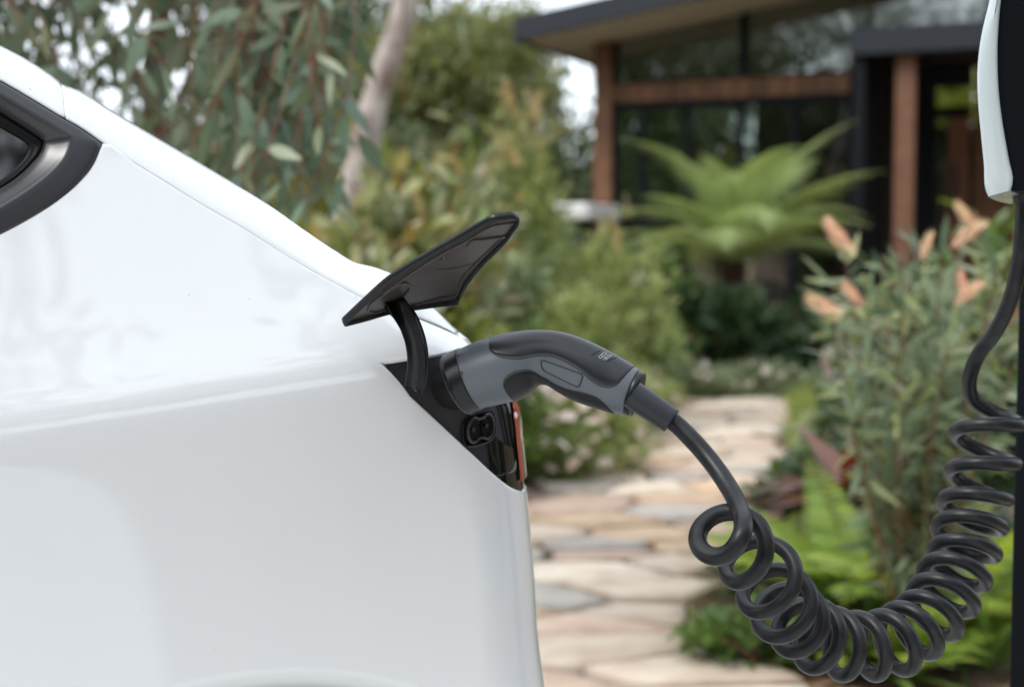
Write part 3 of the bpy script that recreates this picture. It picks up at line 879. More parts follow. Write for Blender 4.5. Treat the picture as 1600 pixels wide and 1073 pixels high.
    def lampstrip(name, z0, z1, wa, wb, off, material):
        zz = np.linspace(z0, z1, 40)
        WA = np.interp(zz, wa[1], wa[0]); WB = np.interp(zz, wb[1], wb[0])
        rows = [S(WA + (WB - WA)*f, zz, off*math.sin(math.pi*min(max(f, .12), .88))) for f in np.linspace(0, 1, 10)]
        return part(name, np.array(rows).reshape(-1, 3), gridf(10, 40, flip=True), material, ln)
    w0, z0 = inv(rs0[:, 0], rs0[:, 1]); k = np.argsort(z0)
    rs1 = rs0 + np.array([[8.0, 0], [7.5, 0], [7, 0], [6, 0], [5, 0], [4, 0]]); w1, z1 = inv(np.minimum(rs1[:, 0], 820), rs1[:, 1])
    lampstrip('light_strip', z0.min(), z0.max(), (w0[k], z0[k]), (w1[k], z1[k]), 0.0016, M['red'])
    lampstrip('clear_edge', z0.min(), z0.max(), (w1[k] + .001, z1[k]), (w1[k] + .08, z1[k]), 0.0018, M['clearlens'])
    # ---- direct-current socket under the plug: figure of eight in a recess
    w0, z0 = inv(752, 669); c = S(w0, z0, 0)[0]
    e_h = norm(S(w0 + .01, z0)[0] - S(w0 - .01, z0)[0]); e_v = np.array([0, 0, 1.0])
    e_v = norm(e_v - e_h*(e_v @ e_h)); nn = np.cross(e_h, e_v)
    if nn @ CV < 0: nn = -nn
    ang = R(14)
    E1 = e_h*math.cos(ang) + e_v*math.sin(ang)*.55; E2 = e_v
    def pl(x, y, d): return c + E1*x*.66 + E2*y*.86 + nn*d
    sk = part('charging_socket', *socket_rim(pl), M['trim'], car)  # paler than the panel: the light on its rim is put into the colour
    # recess plate and holes
    th = np.linspace(0, 2*math.pi, 40, endpoint=False)
    ring = lambda rx, ry, d, p=3.2: np.array([pl(np.sign(math.cos(t))*abs(math.cos(t))**(2/p)*rx, np.sign(math.sin(t))*abs(math.sin(t))**(2/p)*ry - .001, d) for t in th])
    V = np.concatenate([ring(.0335, .0195, -.0032), ring(.0330, .0190, -.0016), ring(.0312, .0175, -.0022), ring(.0300, .0165, -.0038), ring(.001, .001, -.0038)])
    part('socket_recess', V, gridf(5, 40, True), M['gasket'], sk)
    V, F = tube(np.array([pl(np.sign(math.cos(t))*abs(math.cos(t))**(2/3.2)*.0325, np.sign(math.sin(t))*abs(math.sin(t))**(2/3.2)*.0185 - .001, -.0022) for t in np.linspace(-2.2, .55, 30)]), .0009, 8)
    part('recess_glint', V, F, M['trim'], sk)  # paler line along bottom and right only, an edge highlight put in as colour
    for s in (-1, 1):
        t2 = np.linspace(0, 2*math.pi, 28, endpoint=False)
        V = np.array([pl(s*.0133 + math.cos(t)*.0105, math.sin(t)*.0122, -.0022) for t in t2] + [pl(s*.0133, 0, -.0022)])
        hole = part('socket_hole', V, [(i, (i+1) % 28, 28) for i in range(28)], M['gasket'], sk)
        V, F = tube(np.array([pl(s*.0133 - .003, .001, -.0022), pl(s*.0133 - .003, .001, .0008)]), .0022, 10)
        part('contact_pin', V, F, M['plastic2'], hole)
    # ---- wheel in the arch (below the frame, but it carries the car)
    wc_ = car_w(ARCH_U, -0.16, 0.355)
    prof = [(.0, -.10), (.20, -.10), (.225, -.11), (.33, -.115), (.352, -.09), (.355, 0), (.352, .09), (.33, .115), (.225, .11)]
    th = np.linspace(0, 2*math.pi, 48, endpoint=False)
    V = np.array([[wc_ + CU*(r*math.cos(t)) + np.array([0, 0, 1.])*(r*math.sin(t)) + CV*d for t in th] for r, d in prof])
    wh = part('wheel', V.reshape(-1, 3), gridf(len(prof), 48, True), M['tyre'], car)
    V = np.array([[wc_ + CU*(r*math.cos(t)) + np.array([0, 0, 1.])*(r*math.sin(t)) + CV*d for t in th] for r, d in ((.228, .108), (.22, .10), (.20, .07), (.06, .09), (.001, .09))])
    part('wheel_rim', V.reshape(-1, 3), gridf(5, 48, True), M['rim'], wh)
    return car

def socket_rim(pl):
    """figure-of-eight wall round two sockets"""
    def outline(k):
        pts = []
        r1, r2, cx = .0118 + k, .0135 + k, .0133
        n = 26
        for s in (1, -1):
            for t in np.linspace(-R(128), R(128), n):
                pts.append((s*(cx + r1*math.cos(t)), s*r2*math.sin(t)))
        return pts
    rings = []
    for k, d in ((.0022, -.0035), (.0022, .0006), (.0016, .0014), (.0002, .0014), (-.0004, .0008), (-.0006, -.003)):
        rings.append([pl(x, y, d) for x, y in outline(k)])
    n = len(rings[0])
    return np.array(rings).reshape(-1, 3), gridf(len(rings), n, True)
CAR = make_car()

# ---- charge flap (a part of the car): curved door held up by a bent arm
def flap_depth(px, py):
    # plane through the tip, the upper right corner and the lower right corner, with a slight hollow
    A, B, C = (538, 508, 1.315), (812, 341, 1.235), (716, 478, 1.365)
    Mx = np.array([[A[0], A[1], 1], [B[0], B[1], 1], [C[0], C[1], 1]], float)
    k = np.linalg.solve(Mx, np.array([A[2], B[2], C[2]]))
    px, py = np.asarray(px, float), np.asarray(py, float)
    s = np.clip((px - 538)/274, 0, 1)
    return k[0]*px + k[1]*py + k[2] + 0.018*np.sin(np.pi*s)
def make_flap(car):
    Tt = catmull(np.array([[538, 506], [572, 474], [609, 441], [648, 415], [687, 392.5], [729, 369.5], [757, 353.5], [773, 345.5], [790, 342.5], [806, 341], [812, 343]], float), 90)
    Bb = catmull(np.array([[541, 510], [572, 502], [609, 491.5], [645, 485.5], [690, 479.5], [710, 477.5], [716, 476]], float), 90)
    Rr = catmull(np.array([[812, 343], [811, 350], [802, 364], [793, 377], [782, 389], [758.6, 412], [738, 436], [726, 454], [719, 469], [716, 476]], float), 40)
    Ll = catmull(np.array([[538, 506], [537.5, 509], [541, 510]], float), 40)
    Uu = np.linspace(0, 1, 90)[None, :, None]; Vv = np.linspace(0, 1, 40)[:, None, None]
    G = (1-Vv)*Tt[None] + Vv*Bb[None] + (1-Uu)*Ll[:, None] + Uu*Rr[:, None] - ((1-Uu)*(1-Vv)*Tt[0] + Uu*(1-Vv)*Tt[-1] + (1-Uu)*Vv*Bb[0] + Uu*Vv*Bb[-1])
    D = flap_depth(G[..., 0], G[..., 1])
    P = at(G[..., 0], G[..., 1], D)
    c = P.reshape(-1, 3).mean(0)
    du = np.gradient(P, axis=1); dv = np.gradient(P, axis=0)
    N = norm(np.cross(du.reshape(-1, 3), dv.reshape(-1, 3))).mean(0); N = N/np.linalg.norm(N)
    if N @ (CAMP - c) < 0: N = -N
    # inner skin, recessed from the rim; painted outer skin behind
    fl = part('charge_flap', (P - N*0.003).reshape(-1, 3), gridf(40, 90, flip=True), M['flapin'], car)
    border = np.vstack([Tt, Rr[1:], Bb[::-1][1:], Ll[::-1][1:-1]])
    bp = at(border[:, 0], border[:, 1], flap_depth(border[:, 0], border[:, 1]))
    cin = lambda f: at(*(border + (np.array([690., 425]) - border)*f).T, flap_depth(*(border + (np.array([690., 425]) - border)*f).T))
    inset = lambda d: None
    # rim: lip running all round
    tang = norm(np.roll(border, -1, 0) - np.roll(border, 1, 0)); nin = np.column_stack([-tang[:, 1], tang[:, 0]])
    sgn = np.sign(((np.array([690., 430]) - border)*nin).sum(1)); 
    nin = nin*np.sign(sgn.sum())
    for _ in range(4): nin = norm(np.roll(nin, 1, 0) + nin*2 + np.roll(nin, -1, 0))
    def lip(d, off):
        b2 = border + nin*d
        return at(b2[:, 0], b2[:, 1], flap_depth(b2[:, 0], b2[:, 1])) + N*off
    rows = np.array([lip(-.2, -.0065), lip(-.5, -.0055), lip(-.7, -.0035), lip(-.4, -.0012), lip(.4, .0006), lip(1.6, .0008), lip(2.4, .0002), lip(2.8, -.0035)])
    part('flap_rim', rows.reshape(-1, 3), gridf(8, len(border), True), M['plastic2'], fl)
    Po = (P + (P.mean((0, 1)) - P)*0.012 - N*0.0060).reshape(-1, 3)
    part('flap_outer_skin', Po, gridf(40, 90), M['paint'], fl)
    def rib(pts, r=.0008, off=-.0024, nm='rib'):
        q = catmull(np.array(pts, float), 40)
        part(nm, *tube(at(q[:, 0], q[:, 1], flap_depth(q[:, 0], q[:, 1])) + N*off, r, 8), M['flapin'], fl)
    rib([[600, 462], [640, 434], [690, 402], [735, 378], [770, 358], [806, 352]], .0011)
    rib([[733, 389], [736, 383], [760, 378], [792, 374]], .0014)
    rib([[690, 411], [694, 407], [693, 401]], .0010)
    rib([[652, 480], [690, 470], [714, 464], [724, 440], [740, 420], [768, 394], [790, 372]], .0009)
    rib([[686, 426], [715, 423], [742, 416]], .0005, -.0027)
    rib([[577, 489], [579, 482], [600, 465], [640, 449], [642, 452], [632, 468], [634, 479]], .0010)
    rib([[577, 489], [583, 492], [604, 488]], .0010)
    # hinge arm: bent strap from the slot in the panel to the flap
    nodes = np.array([[648, 606, 1.338], [651, 590, 1.330], [653, 570, 1.322], [652, 548, 1.316], [646, 522, 1.312], [636, 499, 1.312], [622, 480, 1.320], [614, 470, 1.330]], float)
    q = catmull(nodes, 60); C = at(q[:, 0], q[:, 1], q[:, 2])
    T = norm(np.gradient(C, axis=0))
    Wd = norm(np.array([0.93, -0.34, -0.10])); rows = []
    for i in range(60):
        b = norm(Wd - T[i]*(Wd @ T[i])); nrm = np.cross(T[i], b)
        if nrm @ (CAMP - C[i]) < 0: nrm = -nrm
        hw_, ht = .0095, .0042
        sec = []
        for sx, sy in ((-1, -1), (1, -1), (1, 1), (-1, 1)):
            for (ax, ay) in ((0.88, 1.0), (1.0, .82)) if sx*sy > 0 else ((1.0, .82), (0.88, 1.0)):
                sec.append(C[i] + b*hw_*sx*ax + nrm*ht*sy*ay)
        rows.append(sec)
    G = np.array(rows)
    # order the ring by angle so that it does not cross itself
    arm = part('hinge_arm', G.reshape(-1, 3), gridf(60, 8, True) + [tuple(range(8))], M['plastic2'], car)
    # inner wall of the arm, the darker flank on its left
    off = C + norm(np.array([-0.55, 0.75, -.1]))*0.0
make_flap(CAR)

# ================================================================== CONNECTOR, CABLE, CHARGER
STN = np.array([[[694, 556], [737, 646]], [[717, 545.5], [753, 638.5]], [[742, 534.5], [780, 632]], [[770, 526], [807, 625]], [[805, 519.5], [830, 612]], [[835, 517], [842, 601]],
                [[867, 518.5], [856, 601]], [[892, 524], [871, 610]], [[915, 532.5], [889, 620.5]], [[940, 544], [913, 630.5]], [[965, 557.5], [937, 638]], [[985, 569], [959, 645]], [[997, 577], [974, 648]]], float)
STH = np.array([1.0, 1.0, 1.0, .97, .88, .80, .76, .74, .74, .76, .79, .84, .87])
def cdepth(px): return 1.345 - 0.00016*(np.asarray(px, float) - 735)
def make_connector():
    n = 220
    mid = STN.mean(1); d = np.concatenate([[0], np.cumsum(np.linalg.norm(np.diff(mid, axis=0), axis=1))])
    q = np.linspace(0, d[-1], n)
    top = herm(d, STN[:, 0], q); bot = herm(d, STN[:, 1], q); thk = herm(d, STH, q)
    TP = at(top[:, 0], top[:, 1], cdepth(top[:, 0])); BP = at(bot[:, 0], bot[:, 1], cdepth(bot[:, 0]))
    MID = (TP + BP)/2; H = (TP - BP)/2; hl = np.linalg.norm(H, axis=1)
    wv = norm(np.array([-0.26, -0.955, 0.14]))
    w = np.array([norm(wv - norm(h)*(wv @ norm(h))) for h in H])
    hb = hl*thk
    ax = norm(np.gradient(MID, axis=0))
    root = thing('charging_connector', 'grey and black charging plug pushed into the white car', 'charging plug', MID[40])
    def surf(si, th, off=0.0):
        """si fractional index (array), th angle (array) -> point"""
        si = np.asarray(si, float); i0 = np.clip(np.floor(si).astype(int), 0, n - 2); f = (si - i0)[..., None]
        m_ = MID[i0]*(1-f) + MID[i0+1]*f; h_ = norm(H[i0]*(1-f) + H[i0+1]*f)
        l_ = hl[i0]*(1-f[..., 0]) + hl[i0+1]*f[..., 0]; b_ = hb[i0]*(1-f[..., 0]) + hb[i0+1]*f[..., 0]
        w_ = w[i0]*(1-f) + w[i0+1]*f
        return m_ + h_*((l_ + off)*np.sin(th))[..., None] + w_*((b_ + off)*np.cos(th))[..., None]
    def st(px, py):
        """photo point -> (station index, t in -1..1)"""
        best = None
        dx, dy = bot[:, 0] - top[:, 0], bot[:, 1] - top[:, 1]
        cr = dx*(py - top[:, 1]) - dy*(px - top[:, 0])
        out = []
        for i in range(n - 1):
            if cr[i] == 0 or cr[i]*cr[i+1] < 0:
                f = cr[i]/(cr[i] - cr[i+1]); k = i + f
                a = top[i]*(1-f) + top[i+1]*f; b = bot[i]*(1-f) + bot[i+1]*f
                t = ((np.array([px, py]) - (a+b)/2) @ (a - b))/((a-b) @ (a-b))*2
                out.append((abs(t) if abs(t) > 1 else 0, k, t))
        out.sort()
        return (out[0][1], float(np.clip(out[0][2], -1, 1))) if out else (0 if px < 800 else n-1, float(np.clip(0, -1, 1)))
    i1 = int(np.searchsorted(q, d[1]))
    th = np.linspace(0, 2*math.pi, 97)[:-1]
    ii = np.linspace(i1, n - 1, 200)
    G = surf(np.repeat(ii[:, None], 96, 1), np.repeat(th[None], 200, 0))
    # rounded shoulder at the start, rounded end at the back
    r0 = [surf(np.full(96, float(i1)), th, o) - ax[i1]*dz for o, dz in ((-.006, .0006), (-.0012, .0006), (-.0003, .0003))]
    r1 = [surf(np.full(96, n - 1.0), th, o) + ax[-1]*dz for o, dz in ((-.0004, .0006), (-.0016, .0014), (-.004, .0014))]
    rows = np.concatenate([np.array(r0), G, np.array(r1)])
    body = part('shell', rows.reshape(-1, 3), gridf(len(rows), 96, True), M['grey'], root)
    # black collar that enters the car
    a0 = -ax[2]
    rings = []
    c0, cH, cw = MID[0], norm(H[0]), w[0]; r_ = hl[0]
    for dist, rr in ((.004, .02), (.0042, .90), (.003, .97), (.002, 1.0), (-.001, 1.015)):
        rings.append([c0 + a0*dist + cH*r_*rr*math.sin(t) + cw*r_*rr*math.cos(t) for t in th])
    ie = i1 + 1
    for k in np.linspace(0, ie, 14):
        rings.append(surf(np.full(96, k), th, 0.0012 if k < ie - .5 else -.002))
    col = part('collar', np.array(rings).reshape(-1, 3), gridf(len(rings), 96, True), M['plastic2'], root)
    b1 = c0 + norm(np.array([-.02, .98, -.12]))*.09
    part('socket_barrel', *tube(np.array([c0 + a0*.0035, (c0 + b1)/2, b1]), r_*.74, 40), M['gasket'], col)
    k, t = st(707, 595); P = surf(np.array([k]), np.array([math.asin(t)]), .0012)[0]
    nn = norm(P - MID[int(k)]); aa = ax[int(k)]; bb = np.cross(nn, aa)
    part('latch_window', *boxvf(P - nn*.0012, aa*.0022, bb*.0034, nn*.0016), M['gasket'], col, False)
    # soft grips
    TG = [(769, 530), (770, 536), (773, 543), (785, 552), (805, 557), (830, 556), (855, 553), (875, 555.5), (897, 565), (917, 577.5), (932, 591), (947, 600), (960, 601.5), (970, 597.5), (978, 589), (985, 579), (990, 573.5)]
    BG = [(803, 618), (797, 606), (797, 596), (801, 586), (810, 579), (827, 575), (840, 577.5), (852, 586), (870, 596), (892, 605), (917, 610), (937, 617), (950, 628), (957, 638), (960, 643)]
    def clean(L):
        a = np.array([st(*p) for p in L]); 
        a[:, 0] = np.maximum.accumulate(a[:, 0] + np.arange(len(a))*0.05)
        return a
    tg = clean(TG)
    tg = np.vstack([[tg[0, 0] - .8, .995], tg, [tg[-1, 0] + .8, .995]])
    bgp = clean(BG)
    bgp = np.vstack([[bgp[0, 0] - .6, -.985], bgp, [bgp[-1, 0] + .6, -.985]])
    def grip(name, ctrl, topside, material, lift):
        m = 200
        dd = np.concatenate([[0], np.cumsum(np.hypot(np.diff(ctrl[:, 0])/60, np.diff(ctrl[:, 1])))])
        c = herm(dd, ctrl, np.linspace(0, dd[-1], m))
        c[:, 0] = np.maximum.accumulate(c[:, 0] + np.arange(m)*1e-4); t = np.clip(c[:, 1], -.999, .999)
        a = np.arcsin(t)
        J = 41
        f = np.linspace(0, 1, J)
        if topside: A = a[:, None] + (math.pi - 2*a)[:, None]*f[None]
        else: A = a[:, None] + (-math.pi - 2*a)[:, None]*f[None]
        arc = np.abs(A[:, -1] - A[:, 0])*0.02
        edge = np.minimum(f, 1 - f)[None]*arc[:, None]
        e2 = np.minimum(np.arange(m), np.arange(m)[::-1])/m*0.13
        edge = np.minimum(edge, e2[:, None])
        off = -0.0012 + (lift + .0012)*np.clip(edge/0.0016, 0, 1)**.6
        G = surf(np.repeat(c[:, :1], J, 1), A, off)
        return part(name, G.reshape(-1, 3), gridf(m, J, flip=topside), material, root), c
    gt, ctop = grip('top_grip', tg, True, M['grip'], 0.0009)
    gb, cbot = grip('lower_grip', bgp, False, M['grip2'], 0.0009)
    # moulded groove round each grip on both flanks
    for c, par in ((ctop, gt), (cbot, gb)):
        for mir in (0, 1):
            a = np.arcsin(np.clip(c[:, 1], -.99, .99)); a = (math.pi - a) if mir else a
            P = surf(c[:, 0], a, 0.0001)
            part('seam', *tube(P[4:-4], .0005, 6), M['mark_dark'], par)
    # raised outline of the recessed name plate on the near flank
    cs = [(857.5, 562.5), (868, 562), (912, 580), (919.5, 586), (917, 597), (912, 600.5), (880, 588), (858, 576), (854, 570)]
    qd = np.array([(853, 559), (921, 582.5), (913, 603), (854.5, 575)], float); cs = []
    for i in range(4):
        p0_, p1_, p2_ = qd[i-1], qd[i], qd[(i+1) % 4]
        a_, b_ = p1_ + (p0_ - p1_)/np.linalg.norm(p0_ - p1_)*6.5, p1_ + (p2_ - p1_)/np.linalg.norm(p2_ - p1_)*6.5
        cs += [a_*(1-f)**2 + 2*f*(1-f)*p1_ + b_*f*f for f in np.linspace(0, 1, 7)]
    cs = np.array(cs + cs[:1]); dl = np.concatenate([[0], np.cumsum(np.linalg.norm(np.diff(cs, axis=0), axis=1))])
    loop = np.column_stack([np.interp(np.linspace(0, dl[-1], 90), dl, cs[:, k]) for k in (0, 1)])
    pp = np.array([st(*p) for p in loop]); P = surf(pp[:, 0], np.arcsin(pp[:, 1]), 0.0002)
    plate = part('name_plate_edge', *tube(P, .0006, 6), M['relief'], body)
    f_ = np.array([st(*(np.array([886, 581]) + (p - np.array([886, 581]))*.93)) for p in loop]); Pi = surf(f_[:, 0], np.arcsin(f_[:, 1]), .0003)
    f2 = np.array([st(*(np.array([886, 581]) + (p - np.array([886, 581]))*.5)) for p in loop]); Pj = surf(f2[:, 0], np.arcsin(f2[:, 1]), .00035)
    f3 = np.array([st(*(np.array([886, 581]) + (p - np.array([886, 581]))*.02)) for p in loop]); Pk = surf(f3[:, 0], np.arcsin(f3[:, 1]), .00035)
    part('name_plate', np.concatenate([Pi, Pj, Pk]), gridf(3, 90), M['grey'], body)
    # small print on the top grip: two rules and strokes between them
    def stroke(pts, r, material, par, off):
        a = np.array([st(*p) for p in pts]); a = catmull(a, 8) if len(pts) > 2 else np.linspace(a[0], a[1], 6)
        P = surf(a[:, 0], np.arcsin(np.clip(a[:, 1], -.999, .999)), off)
        part('print_mark', *tube(P, r, 6), material, par)
    stroke([(930, 554.5), (941, 547)], .00055, M['mark_dark'], gt, .0010)
    stroke([(952, 564), (965, 558.5)], .00055, M['mark_dark'], gt, .0010)
    for s in ([(941, 557), (947, 551)], [(944, 559.5), (951, 553)], [(948, 561), (954, 555)], [(951, 562), (958, 556)],
              [(947, 551), (951, 553)], [(941, 557), (944, 559.5)], [(954, 555), (958, 556)], [(944, 554), (947, 556.5)], [(949.5, 558), (953, 559.5)]):
        stroke(s, .0004, M['mark'], gt, .0010)
    for s in ([(721.5, 553.5), (724, 552.5)], [(725.5, 553), (728, 551.5)], [(729, 551.5), (731, 550.5)], [(721.5, 555.5), (725, 554)],
              [(731, 578), (734, 577)], [(734, 577), (735.5, 581)], [(735.5, 581), (731.5, 582)], [(731.5, 582), (731, 578)], [(732, 584.5), (735, 586.5)], [(733, 588), (735.5, 589)]):
        stroke(s, .0004, M['mark_dark'], body, .0001)
    # end ring and strain relief
    rows = []
    e_ax = norm(ax[-6:].mean(0)); Hn = norm(H[-1]); wn_ = w[-1]
    for o, dz in ((-.004, -.001), (-.0012, .0012), (-.0006, .002), (-.0006, .0060), (-.0014, .0074), (-.0035, .0080), (-.020, .0078)):
        rows.append(surf(np.full(96, n - 1.0), th, o) + e_ax*dz)
    part('end_ring', np.array(rows).reshape(-1, 3), gridf(len(rows), 96, True), M['plastic2'], root)
    p0, p1 = at(988, 616, 1.285), at(1050, 658, 1.277)
    L = np.linalg.norm(p1 - p0); dr = (p1 - p0)/L
    prof = [(0, .0128), (.3, .0126), (.6, .0122), (.9, .0119), (.965, .0119), (.99, .0116), (1.0, .0108), (1.0, .0085), (.985, .0078)]
    P = [p0 + dr*L*s for s, _ in prof]
    e1 = norm(np.cross(dr, [0, 0, 1.])); e2 = np.cross(dr, e1); t4 = np.linspace(0, 2*math.pi, 48, endpoint=False)
    V = np.array([[p + r*(math.cos(t)*e1 + math.sin(t)*e2) for t in t4] for p, (_, r) in zip(P, prof)])
    part('strain_relief', V.reshape(-1, 3), gridf(len(prof), 48, True), M['relief'], root)
    return p0, p1
RELIEF = make_connector()

def make_cable():
    ctr = np.array([[1118, 826, 1.182], [1128, 832, 1.200], [1178, 874, 1.236], [1208, 922, 1.266], [1230, 955, 1.292], [1254, 979, 1.316], [1287, 999, 1.337], [1327, 1009, 1.355], [1371, 1008, 1.372],
                    [1408, 997, 1.390], [1438, 977, 1.408], [1463, 949, 1.427], [1484, 915, 1.446], [1500, 880, 1.464], [1511, 840, 1.480], [1520, 800, 1.493], [1530, 753, 1.503], [1541, 695, 1.512], [1552, 634, 1.520], [1557, 604, 1.522]], float)
    tau = np.array([0.0, .5] + [k + .5 for k in range(1, 18)] + [18.0])
    A = at(ctr[:, 0], ctr[:, 1], ctr[:, 2])
    tq = np.linspace(0, 17.62, 17*40 + 26)
    C = herm(tau, A, tq)
    ax = norm(np.gradient(C, axis=0))
    # smooth the axis direction so that coils stay round
    for _ in range(60): ax[1:-1] = (ax[:-2] + ax[1:-1]*2 + ax[2:])/4
    ax = norm(ax)
    rad = np.interp(tq, [0, .6, 1.1, 9, 14, 17.0, 17.62], [.0205, .0225, .0285, .029, .032, .0325, .029])
    rad = rad*(1 + .025*np.sin(2.3*tq + 1) + .018*np.sin(3.9*tq))          # coils that have been pulled a little out of true
    e = norm(np.array([1.0, 0, 0.15]) - ax[0]*(ax[0] @ np.array([1.0, 0, .15])))
    pts = []
    for i in range(len(tq)):
        e = norm(e - ax[i]*(e @ ax[i])); f = np.cross(ax[i], e)
        a = 2*math.pi*tq[i]
        pts.append(C[i] + rad[i]*(math.cos(a)*e + math.sin(a)*f))
    H = np.array(pts)
    lead = np.array([RELIEF[1] - norm(RELIEF[1] - RELIEF[0])*.02, RELIEF[1] + norm(RELIEF[1] - RELIEF[0])*.006, at(1075, 680, 1.270), at(1104, 712, 1.258), at(1133, 752, 1.238), at(1152, 786, 1.216)])
    tail = np.array([at(1526, 558, 1.50), at(1556, 517, 1.48), at(1578, 470, 1.465), at(1592, 415, 1.455), at(1599, 350, 1.45), at(1602, 285, 1.45), at(1603, 250, 1.45)])
    full = np.vstack([catmull(np.vstack([lead, H[4:10:5]]), 60)[:-6], H[8:-6], catmull(np.vstack([H[-8:-6:1], tail]), 50)[3:]])
    P = catmull(full, 1500)
    for _ in range(6): P[1:-1] = (P[:-2] + P[1:-1]*2 + P[2:])/4
    o = part('charging_cable', *tube(P, np.interp(np.linspace(0, 1, 1500), [0, .05, .12, .9, 1], [.0083, .0082, .0069, .0077, .0082]), 20), M['rubber'])
    tag(o, 'black coiled charging cable hanging between the plug and the charger post', 'cable')
    # move the origin to the cable's lowest point
make_cable()

def make_charger():
    YF, YB = 1.345, 1.60
    DV = np.array([0.44, 1.0, 0])        # the box is turned so that its front looks left and away
    zt = 1.62
    base = at(1640, 300, 1.48)
    t = thing('wall_charger', 'charger box with a curved white front shell on the black post', 'charger', base)
    # profiles in photo points at depth YF, extruded into depth
    Lf = np.array([[1590, -330], [1574, -180], [1558, -60], [1545, 0], [1532, 56], [1526, 110], [1527, 160], [1531, 205], [1536, 255], [1541, 303], [1543, 307]], float)
    Rt = np.array([[1622, -330], [1600, -180], [1575, -60], [1563, 0], [1558.5, 56], [1558, 110], [1561.5, 160], [1568, 205], [1576, 250], [1582, 284], [1578, 298]], float)
    L3 = catmull(Lf, 60); R3 = catmull(Rt, 60)
    def row(c, Y, f=0.0):
        P = at(c[:, 0], c[:, 1], np.full(len(c), YF)); P = P + (Y - YF)*DV; return P
    A0, B0 = row(L3, YF), row(R3, YF)
    inw = norm(B0 - A0)
    dep = YB - YF
    D = lambda k: DV*k
    rows = [B0 + D(.006), B0 + D(.0012), B0 - inw*.0015, B0 - inw*.004 + D(-.0005), A0 + inw*.010 + D(-.0005),
            A0 + inw*.003 + D(.0015), A0 + D(.006), A0 - inw*.002 + D(dep*.25), A0 - inw*.003 + D(dep*.5), A0 - inw*.002 + D(dep*.75),
            A0 + D(dep - .006), A0 + inw*.003 + D(dep - .0015), A0 + inw*.010 + D(dep), B0 + D(dep)]
    G = np.array(rows)
    nR, nC = G.shape[:2]
    GT = G.transpose(1, 0, 2)
    sh = part('front_shell', GT.reshape(-1, 3), gridf(nC, nR, True), M['shell'], t)
    capV = np.array([G[:, -1], ]).reshape(-1, 3)
    part('shell_lower_edge', capV, [tuple(range(nR))], M['shell'], sh)
    capV = np.array([G[:, 0], ]).reshape(-1, 3)
    part('shell_upper_edge', capV, [tuple(range(nR))[::-1]], M['shell'], sh)
    # black housing behind the shell
    Bc = R3.copy(); Bc[:, 0] += 1.5
    H0 = row(Bc, YF + .006); H1 = row(Bc, YB - .006)
    far = H0.copy(); far[:, 0] = at(1690, 100, YF)[0]
    far1 = far + DV*(YB - YF - .012)
    G = np.array([H1, H0, far, far1])
    hs_ = part('housing', G.transpose(1, 0, 2).reshape(-1, 3), gridf(60, 4, True) + [(0, 1, 2, 3), (239, 238, 237, 236)], M['pole'], t, False)
    V, F = tube(np.array([at(1603, 318, 1.45), at(1603, 296, 1.45), at(1603, 270, 1.45)]), [.0125, .0135, .0135], 20)
    part('cable_gland', V, F, M['plastic2'], t)
    # post
    pt = at(1590, 560, 1.64); zt = at(1600, 120, 1.64)[2]
    p = thing('charger_post', 'square black steel post carrying the charger at the right edge', 'post', (pt[0] + .045, 1.685, 0))
    ct, sn = math.cos(R(21)), math.sin(R(21))
    pc = np.array([pt[0], pt[1], 0]) + .045*np.array([ct, -sn, 0]) + .045*np.array([sn, ct, 0])
    p.location = (pc[0], pc[1], 0)
    V, F = boxvf((pc[0], pc[1], zt/2 + .01), (.045*ct, -.045*sn, 0), (.045*sn, .045*ct, 0), (0, 0, zt/2 - .01))
    bevel(part('post_tube', V, F, M['pole'], p), .004)
    V, F = boxvf((pc[0], pc[1], .006), (.09*ct, -.09*sn, 0), (.09*sn, .09*ct, 0), (0, 0, .008))
    pl = bevel(part('base_plate', V, F, M['pole'], p), .002)
    for sx in (-1, 1):
        for sy in (-1, 1):
            c = np.array([pc[0] + .068*(sx*ct + sy*sn), pc[1] + .068*(sy*ct - sx*sn), .014])
            part('bolt', *tube(np.array([c, c + [0, 0, .010]]), .008, 6), M['darkmetal'], pl, False)
make_charger()

# ================================================================== PLANTING
def tpl(nseg=4, wp=0.75, arch=0.12, sickle=0.0, fold=0.0):
    """leaf along +X, length 1, full width 1 in Y, flat in Z; quads only"""
    x = np.linspace(0, 1, nseg + 1)
    w = np.sin(np.pi*np.clip(x, 0.02, 0.985)**wp)**0.8
    V = []
    for xi, wi in zip(x, w):
        cy = sickle*math.sin(math.pi*xi); cz = -arch*xi*xi
        V += [(xi, wi*.5, cz + fold*wi), (xi, -wi*.5, cz + fold*wi)]
    return np.array(V), np.array([(2*i, 2*i+1, 2*i+3, 2*i+2) for i in range(nseg)])
T_EUC = [tpl(5, .8, .18, s) for s in (.10, -.10, .16)]
T_BROAD = tpl(4, .85, .22); T_SMALL = tpl(2, .9, .1); T_NARROW = tpl(4, .9, .15); T_STRAP = tpl(6, .55, .45)

def quadmesh(name, V, Q, material, tint=None):
    me = bpy.data.meshes.new(name)
    nv, nq = len(V), len(Q)
    me.vertices.add(nv); me.vertices.foreach_set('co', V.astype(np.float32).ravel())
    me.loops.add(nq*4); me.loops.foreach_set('vertex_index', Q.astype(np.int32).ravel())
    me.polygons.add(nq); me.polygons.foreach_set('loop_start', np.arange(0, nq*4, 4, dtype=np.int32))
    me.polygons.foreach_set('use_smooth', np.ones(nq, bool))
    me.materials.append(material)
    if tint is not None:
        a = me.attributes.new('tint', 'FLOAT', 'POINT'); a.data.foreach_set('value', tint.astype(np.float32))
    me.update(calc_edges=True); me.validate()
    return me

